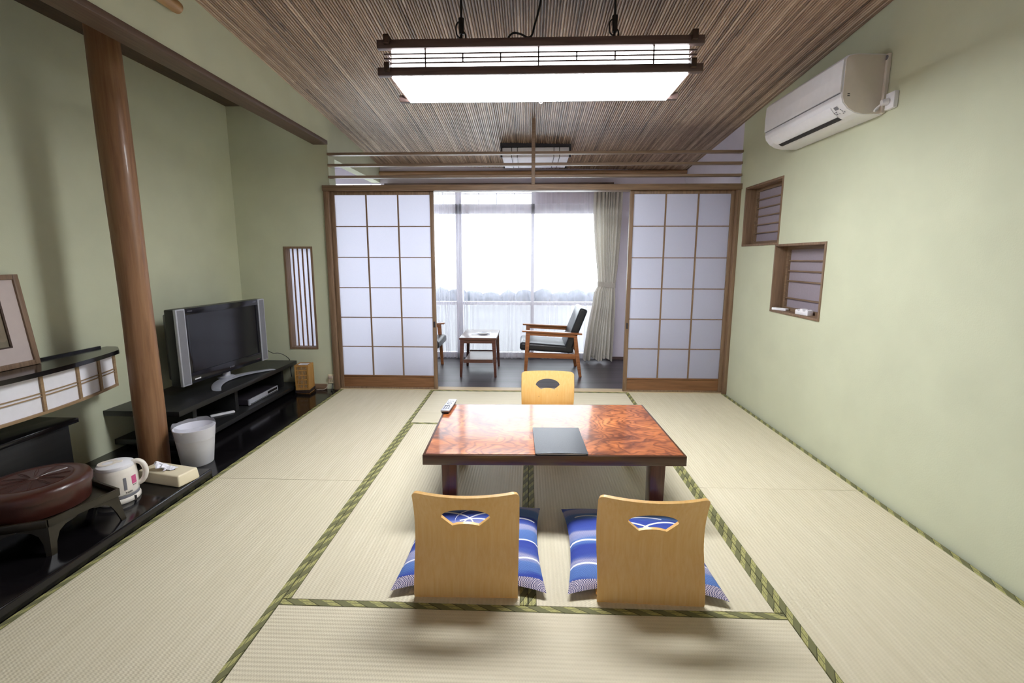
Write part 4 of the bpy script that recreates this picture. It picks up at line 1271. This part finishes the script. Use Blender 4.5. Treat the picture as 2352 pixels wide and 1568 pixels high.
# ------------------------------------------------------------------ air conditioner
def aircon():
    t = thing('air_conditioner', 'white wall mounted air conditioner high on the right wall', 'air conditioner', (XR - 0.0005, -1.212, 1.973))
    hy = 0.388
    prof = [(0, 0), (-0.10, 0.001), (-0.145, 0.010), (-0.185, 0.032), (-0.212, 0.062), (-0.220, 0.090), (-0.218, 0.112), (-0.219, 0.275), (-0.205, 0.292), (-0.16, 0.299), (0, 0.294)]
    MB().prism(prof, 'Y', -hy, hy, 0.004).build('housing', M['white_plastic'], t)
    fp = [(-0.2195, 0.114), (-0.226, 0.116), (-0.227, 0.200), (-0.224, 0.272), (-0.2195, 0.274)]
    MB().prism(fp, 'Y', -hy + 0.002, hy - 0.002, 0.001).build('front_panel', M['white_plastic'], t)
    # cheek
    ck = [(-0.012, 0.006), (-0.10, 0.006), (-0.143, 0.015), (-0.180, 0.036), (-0.206, 0.064), (-0.214, 0.09), (-0.213, 0.27), (-0.20, 0.286), (-0.16, 0.293), (-0.012, 0.288)]
    MB().prism(ck, 'Y', -hy - 0.003, -hy + 0.001, 0.001).build('side_cheek', M['ac_side'], t)
    # outlet slot on lower curve
    def on(u):  # point on lower curve between x -0.11 and -0.20
        pts = prof[1:6]
        k = u * (len(pts) - 1); i = min(int(k), len(pts) - 2); f = k - i
        return Vector((pts[i][0] * (1 - f) + pts[i + 1][0] * f, 0, pts[i][1] * (1 - f) + pts[i + 1][1] * f))
    def strip(u0, u1, y0, y1, off):
        def fn(a, b):
            u = u0 + (u1 - u0) * a
            p = on(u); n = (on(min(u + 0.02, 1)) - on(max(u - 0.02, 0))).normalized(); nn = Vector((n.z, 0, -n.x))
            if nn.z > 0: nn = -nn
            p = p + nn * off; return Vector((p.x, y0 + (y1 - y0) * b, p.z))
        return MB().grid(fn, 6, 4)
    strip(0.20, 0.36, -0.285, 0.31, 0.0012).build('air_outlet', M['dark_mark'], t)
    strip(0.375, 0.78, -0.295, 0.32, 0.0025).build('flap', M['white_plastic'], t)
    strip(0.16, 0.19, -0.295, 0.32, 0.0025).build('flap_lip', M['white_plastic'], t)
    MB().box(-0.2225, -0.2190, -hy + 0.01, hy - 0.01, 0.1095, 0.113).build('panel_seam', M['grey_mark'], t, smooth=0)
    strip(0.60, 0.72, -0.345, -0.315, 0.002).build('display_patch', M['grey_mark'], t)
    for (u, y, du, dy) in ((0.52, -0.318, 0.05, 0.010), (0.52, -0.303, 0.03, 0.008), (0.44, -0.312, 0.05, 0.010), (0.44, -0.328, 0.03, 0.006), (0.55, -0.355, 0.03, 0.008), (0.48, -0.357, 0.05, 0.006), (0.40, -0.350, 0.03, 0.010), (0.42, -0.364, 0.05, 0.006)):
        strip(u, u + du, y, y + dy, 0.002).build('printed_mark', M['grey_mark'], t)
    for k in range(2):
        MB().box(-0.192, -0.180, -hy - 0.0042, -hy - 0.0030, 0.092 + k * 0.009, 0.096 + k * 0.009).build('side_mark', M['dark_mark'], t, smooth=0)
    MB().box(-0.02, -0.0002, -hy - 0.018, -hy, 0.004, 0.292, 0.004).build('back_plate', M['ac_side'], t)
    b = MB().cyl((-0.021, -hy - 0.008, 0.272), (-0.0195, -hy - 0.008, 0.272), 0.012, seg=20)
    b.build('screw_cap', M['grey_mark'], t)
aircon()
t = thing('wall_socket', 'white wall socket beside the air conditioner', 'socket', (XR - 0.0005, -1.665, 2.022))
MB().box(-0.022, 0, -0.030, 0.030, -0.04, 0.04, 0.004).build('socket_box', M['white_plastic'], t)
o = MB().cyl((XR - 0.024, -1.655, 2.020), (XR - 0.05, -1.650, 2.016), 0.017, 0.014, 16).tube([(XR - 0.046, -1.645, 2.012), (XR - 0.058, -1.63, 1.998), (XR - 0.06, -1.62, 1.988), (XR - 0.045, -1.610, 1.990), (XR - 0.03, -1.606, 2.01)], 0.0045, 8).build('power_plug', M['white_plastic'])
tag(o, 'white plug with short cord in the high wall socket', 'plug')

# ------------------------------------------------------------------ low table
def low_table():
    t = thing('low_table', 'low glossy burl wood dining table in the room centre', 'table', (0.107, -1.793, 0.0), math.radians(1.6))
    hx, hy, h = 0.612, 0.378, 0.335
    e = 0.012
    MB().box(-hx, hx, -hy, hy, h - 0.050, h - 0.0012, 0.003).build('top_edge', M['table_edge'], t)
    MB().box(-hx + e, hx - e, -hy + e, hy - e, h - 0.006, h, 0.0006, 1).build('tabletop', M['burl'], t)
    lx, ly, w = hx - 0.115, hy - 0.085, 0.036
    for sx in (-1, 1):
        for sy in (-1, 1):
            MB().bar((sx * lx, sy * ly, 0.0005), (sx * lx, sy * ly, h - 0.05), 0.066, 0.066, 0.072, 0.072, up=(0, 1, 0), bev=0.003).build('leg', M['table_leg'], t)
    for sy in (-1, 1):
        MB().box(-lx + w, lx - w, sy * ly - 0.012, sy * ly + 0.012, h - 0.078, h - 0.0505).build('apron', M['table_leg'], t)
    for sx in (-1, 1):
        MB().box(sx * lx - 0.012, sx * lx + 0.012, -ly + w, ly - w, h - 0.078, h - 0.0505).build('apron', M['table_leg'], t)
low_table()
t = thing('menu_folder', 'black leatherette folder lying on the low table', 'folder', (0.146, -2.012, 0.3353), math.radians(1.8))
MB().box(-0.121, 0.121, -0.165, 0.165, 0.0, 0.004, 0.0015).box(-0.122, -0.118, -0.165, 0.165, 0.002, 0.011, 0.0015).build('back_cover', M['menu_leather'], t)
MB().box(-0.115, 0.115, -0.158, 0.158, 0.0042, 0.0088).build('pages', M['paper_white'], t, smooth=0)
MB().grid(lambda u, v: Vector((-0.121 + 0.243 * u, -0.166 + 0.332 * v, 0.0102 + 0.004 * math.sin(u * PI) * (1 - v) - 0.001 * u)), 12, 12).grid(lambda u, v: Vector((-0.121 + 0.243 * u, -0.166 + 0.332 * v, 0.0125 + 0.004 * math.sin(u * PI) * (1 - v) - 0.001 * u)), 12, 12).build('front_cover', M['menu_leather'], t)
def remote():
    t = thing('remote_control', 'silver remote control on the far left table corner', 'remote control', (-0.4865, -1.515, 0.3353), math.radians(-3))
    MB().box(-0.022, 0.022, -0.105, 0.105, 0.0, 0.013, 0.004, 3).build('lower_shell', M['dark_iron'], t)
    MB().box(-0.026, 0.026, -0.110, 0.110, 0.012, 0.023, 0.004, 3).build('upper_shell', M['silver'], t)
    k = 0
    for r in range(4):
        for c in range(3):
            MB().box(-0.017 + c * 0.013, -0.009 + c * 0.013, -0.085 + r * 0.014, -0.077 + r * 0.014, 0.0228, 0.0246, 0.001, 1).build('button', M['grey_mark'], t)
    MB().box(-0.019, 0.012, -0.028, -0.022, 0.0228, 0.0242).build('button', M['dark_mark'], t)
    MB().lathe([(0.010, 0.0228), (0.016, 0.0228), (0.016, 0.0242), (0.010, 0.0242)], (0, 0.02, 0), 24, closed=True).build('ring_button', M['grey_mark'], t)
    for c in range(4):
        MB().cyl((-0.016 + c * 0.0105, 0.062, 0.0228), (-0.016 + c * 0.0105, 0.062, 0.0244), 0.003, seg=10).build('button', M['dark_mark'], t)
remote()

# ------------------------------------------------------------------ legless chairs and cushions
BW = 0.19
TH = 0.011
PROF = [(-0.013, 0.005), (-0.017, 0.014), (-0.016, 0.05), (-0.004, 0.12), (0.010, 0.19), (0.006, 0.25), (-0.010, 0.32), (-0.034, 0.39), (-0.044, 0.415)]
def prof(s):
    k = s * (len(PROF) - 1); i = min(int(k), len(PROF) - 2); f = k - i
    P = [PROF[max(i - 1, 0)], PROF[i], PROF[i + 1], PROF[min(i + 2, len(PROF) - 1)]]
    return [0.5 * ((2 * P[1][c]) + (P[2][c] - P[0][c]) * f + (2 * P[0][c] - 5 * P[1][c] + 4 * P[2][c] - P[3][c]) * f * f + (3 * P[1][c] - P[0][c] - 3 * P[2][c] + P[3][c]) * f ** 3) for c in (0, 1)]
ZS = [prof(i / 200) for i in range(201)]
def y_at(z):
    for a, b in zip(ZS, ZS[1:]):
        if a[1] <= z <= b[1] + 1e-9 and b[1] > a[1]:
            return a[0] + (b[0] - a[0]) * (z - a[1]) / (b[1] - a[1])
    return ZS[-1][0]
def back_pt(x, z, off=0.0):
    k = min(1, max(0, (z - 0.03) / 0.30)); k = k * k * (3 - 2 * k)
    dy = 0.040 * (x / BW) ** 2 * k
    return Vector((x, y_at(z) + dy + off, z))
def make_backrest():
    b = bmesh.new()
    ZT = 0.412
    hw, tipz = 0.087, 0.314
    def hole(x):
        ax = abs(x)
        if ax > hw: return None
        top = 0.314 + 0.042 * math.sqrt(max(0, 1 - (ax / hw) ** 2)) * (1 if ax < hw else 0)
        if ax < 0.048: low = 0.280 + 0.010 * (1 - (ax / 0.048) ** 2)
        else: low = 0.280 + (tipz - 0.280) * (ax - 0.048) / (hw - 0.048)
        return low, max(top, low + 0.0)
    xs = sorted(set([round(-BW + 2 * BW * i / 44, 5) for i in range(45)] + [-hw, hw, -0.048, 0.048, 0.0] + [s * hw * math.cos(i * PI / 24) for i in range(1, 12) for s in (-1, 1)]
                    + [s * (BW - 0.022 + 0.022 * math.sin(i * PI / 16)) for i in range(8) for s in (-1, 1)]))
    xs = [x for i, x in enumerate(xs) if i == 0 or x - xs[i - 1] > 1e-4]
    NL, NH = 26, 10
    def top_z(x):
        e = abs(x) - (BW - 0.022)
        return ZT if e <= 0 else ZT - 0.022 + math.sqrt(max(0, 0.022 ** 2 - e ** 2))
    cols = []
    for x in xs:
        h = hole(x)
        zm = (0.314, 0.314) if h is None else h
        lo = [0.0055 + (zm[0] - 0.0055) * i / NL for i in range(NL + 1)]
        up = [zm[1] + (top_z(x) - zm[1]) * i / NH for i in range(NH + 1)]
        lv = [b.verts.new(back_pt(x, z)) for z in lo]
        if h is None or zm[1] - zm[0] < 1e-5:
            uv = [lv[-1]] + [b.verts.new(back_pt(x, z)) for z in up[1:]]
        else:
            uv = [b.verts.new(back_pt(x, z)) for z in up]
        cols.append((lv, uv))
    for (l0, u0), (l1, u1) in zip(cols, cols[1:]):
        for i in range(NL): b.faces.new((l0[i], l1[i], l1[i + 1], l0[i + 1]))
        for i in range(NH): b.faces.new((u0[i], u1[i], u1[i + 1], u0[i + 1]))
    bmesh.ops.remove_doubles(b, verts=b.verts, dist=1e-5)
    bmesh.ops.recalc_face_normals(b, faces=b.faces)
    bmesh.ops.solidify(b, geom=b.faces[:], thickness=TH)
    bmesh.ops.recalc_face_normals(b, faces=b.faces)
    return MB().merge(b)
def make_zaisu(label):
    t = thing('legless_chair', label, 'floor chair', (0, 0, 0), 0, 'legless floor chairs')
    make_backrest().build('backrest', M['ply'], t, smooth=35)
    s = MB()
    s.prism([(-BW, 0.012), (BW, 0.012), (BW, 0.36), (BW - 0.03, 0.39), (-BW + 0.03, 0.39), (-BW, 0.36)], 'Z', 0.002, 0.014, 0.002)
    s.build('seat', M['ply'], t)
    return t
z1 = make_zaisu('near left bentwood legless chair with fan cutout, seen from behind')
z1.location = (-0.228, -2.648, 0.0012); z1.rotation_euler = (0, 0, math.radians(1.0))
z2 = dup(z1, (0.440, -2.656, 0.0012), math.radians(-1.5), 'near right bentwood legless chair with fan cutout, seen from behind')
z3 = dup(z1, (0.137, -0.90, 0.0012), PI, 'far bentwood legless chair facing the viewer across the table')

def make_cushion(seed, label, loc, rz):
    t_ = None
    a = 0.288
    def fn(sign):
        def g(u, v):
            p, q = 2 * u - 1, 2 * v - 1
            x = a * p * (1 - 0.085 * (1 - q * q) * abs(p) ** 2)
            y = a * q * (1 - (0.145 if q < 0 else 0.07) * (1 - p * p) * abs(q) ** 2)
            edge = (1 - abs(p) ** 2.6) ** 0.55 * (1 - abs(q) ** 2.6) ** 0.55
            crn = (abs(p) * abs(q)) ** 3
            zmid = 0.034 - 0.012 * crn
            if sign > 0: z = zmid + 0.045 * edge + 0.003 * math.sin(p * 7 + seed) * edge
            else: z = zmid - (zmid - 0.0165) * min(1, edge * 2.2) * (1 - crn)
            return Vector((x, y, z))
        return g
    mb = MB().grid(fn(1), 44, 44).grid(fn(-1), 44, 44)
    bmesh.ops.remove_doubles(mb.bm, verts=mb.bm.verts, dist=1e-5)
    bmesh.ops.recalc_face_normals(mb.bm, faces=mb.bm.faces)
    o = mb.build('floor_cushion', cushion_fabric(seed), smooth=50)
    o.location = loc; o.rotation_euler = (0, 0, rz)
    tag(o, label, 'cushion', 'blue floor cushions')
make_cushion(1, 'blue streaked floor cushion on the near left legless chair', (-0.226, -2.380, 0.0), math.radians(1))
make_cushion(2, 'blue streaked floor cushion on the near right legless chair', (0.440, -2.385, 0.0), math.radians(-1.5))

# ------------------------------------------------------------------ veranda armchairs and table
def armchair(label):
    t = thing('armchair', label, 'armchair', (0, 0, 0), 0, 'sun room armchairs')
    w = 0.255
    for s in (-1, 1):
        y = s * w
        MB().bar((-0.290, y, 0.0005), (-0.262, y, 0.474), 0.024, 0.030, 0.024, 0.046, up=(1, 0, 0), bev=0.002).build('leg', M['chair_wood'], t)
        MB().bar((0.292, y, 0.0005), (0.250, y, 0.26), 0.024, 0.030, 0.024, 0.044, up=(1, 0, 0), bev=0.002).bar((0.250, y, 0.255), (0.232, y, 0.444), 0.024, 0.044, 0.024, 0.036, up=(1, 0, 0), bev=0.002).build('leg', M['chair_wood'], t)
        MB().bar((-0.325, y, 0.490), (0.300, y, 0.463), 0.056, 0.017, up=(0, 0, 1), bev=0.004).bar((-0.25, y, 0.462), (0.235, y, 0.440), 0.02, 0.032, up=(0, 0, 1)).build('armrest', M['chair_wood'], t)
        MB().bar((-0.262, y, 0.235), (0.235, y, 0.222), 0.022, 0.052, up=(0, 0, 1), bev=0.002).build('side_rail', M['chair_wood'], t)
    MB().bar((-0.255, -w, 0.24), (-0.255, w, 0.24), 0.022, 0.045, bev=0.002).bar((0.235, -w, 0.222), (0.235, w, 0.222), 0.022, 0.045, bev=0.002).build('cross_rail', M['chair_wood'], t)
    b = bmesh.new()
    bmesh.ops.create_cube(b, size=1.0)
    bmesh.ops.scale(b, vec=(0.57, 0.478, 0.085), verts=b.verts)
    bmesh.ops.bevel(b, geom=b.edges[:], offset=0.028, segments=4, profile=0.5, affect='EDGES')
    for v in b.verts:
        if v.co.z > 0: v.co.z += 0.012 * (1 - (v.co.y / 0.24) ** 2) - 0.02 * max(0, v.co.x)
    MB().merge(b, Matrix.Translation((-0.065, 0, 0.306)) @ Matrix.Rotation(math.radians(3.5), 4, 'Y')).build('seat_cushion', M['black_vinyl'], t)
    b = bmesh.new()
    bmesh.ops.create_cube(b, size=1.0)
    bmesh.ops.scale(b, vec=(0.085, 0.478, 0.50), verts=b.verts)
    bmesh.ops.bevel(b, geom=b.edges[:], offset=0.024, segments=4, profile=0.5, affect='EDGES')
    MB().merge(b, Matrix.Translation((0.232, 0, 0.488)) @ Matrix.Rotation(math.radians(21), 4, 'Y')).build('back_cushion', M['black_vinyl'], t)
    return t
ac = armchair('wooden armchair with black vinyl cushions right of the small table')
ac.location = (0.250, 0.81, -0.004)
dup(ac, (-1.315, 0.83, -0.004), PI, 'wooden armchair with black seat half hidden behind the left door')
def side_table():
    t = thing('side_table', 'small brown wooden side table between the two armchairs', 'table', (-0.535, 0.77, -0.004))
    hx, hy, h = 0.195, 0.285, 0.425
    MB().box(-hx, hx, -hy, hy, h - 0.022, h, 0.004).build('tabletop', M['table_brown'], t)
    for sx in (-1, 1):
        for sy in (-1, 1):
            MB().bar((sx * (hx - 0.012), sy * (hy - 0.025), 0.0005), (sx * (hx - 0.03), sy * (hy - 0.03), h - 0.022), 0.024, 0.024, 0.042, 0.042, up=(0, 1, 0), bev=0.002).build('leg', M['table_brown'], t)
    for sy in (-1, 1):
        MB().box(-hx + 0.04, hx - 0.04, sy * (hy - 0.03) - 0.009, sy * (hy - 0.03) + 0.009, h - 0.062, h - 0.022).build('apron', M['table_brown'], t)
        MB().box(-hx + 0.04, hx - 0.04, sy * (hy - 0.03) - 0.009, sy * (hy - 0.03) + 0.009, 0.155, 0.19).build('stretcher', M['table_brown'], t)
    for sx in (-1, 1):
        MB().box(sx * (hx - 0.03) - 0.009, sx * (hx - 0.03) + 0.009, -hy + 0.05, hy - 0.05, h - 0.062, h - 0.022).build('apron', M['table_brown'], t)
    MB().box(-hx + 0.05, hx - 0.05, -hy + 0.039, hy - 0.039, 0.165, 0.18).build('shelf', M['table_brown'], t)
side_table()
o = MB().box(-0.10, 0.10, -0.07, 0.07, 0, 0.003).build('paper_sheet', M['paper_white'], smooth=0)
o.location = (-0.53, 0.74, 0.4213); o.rotation_euler = (0, 0, 0.1)
tag(o, 'white sheet of paper on the small side table', 'paper')
o = MB().lathe([(0, 0), (0.045, 0), (0.062, 0.012), (0.06, 0.014), (0.044, 0.004), (0, 0.004)], seg=32).build('ashtray', M['chrome'])
o.location = (-0.50, 0.72, 0.4245)
tag(o, 'shallow metal ashtray on the small side table', 'ashtray')
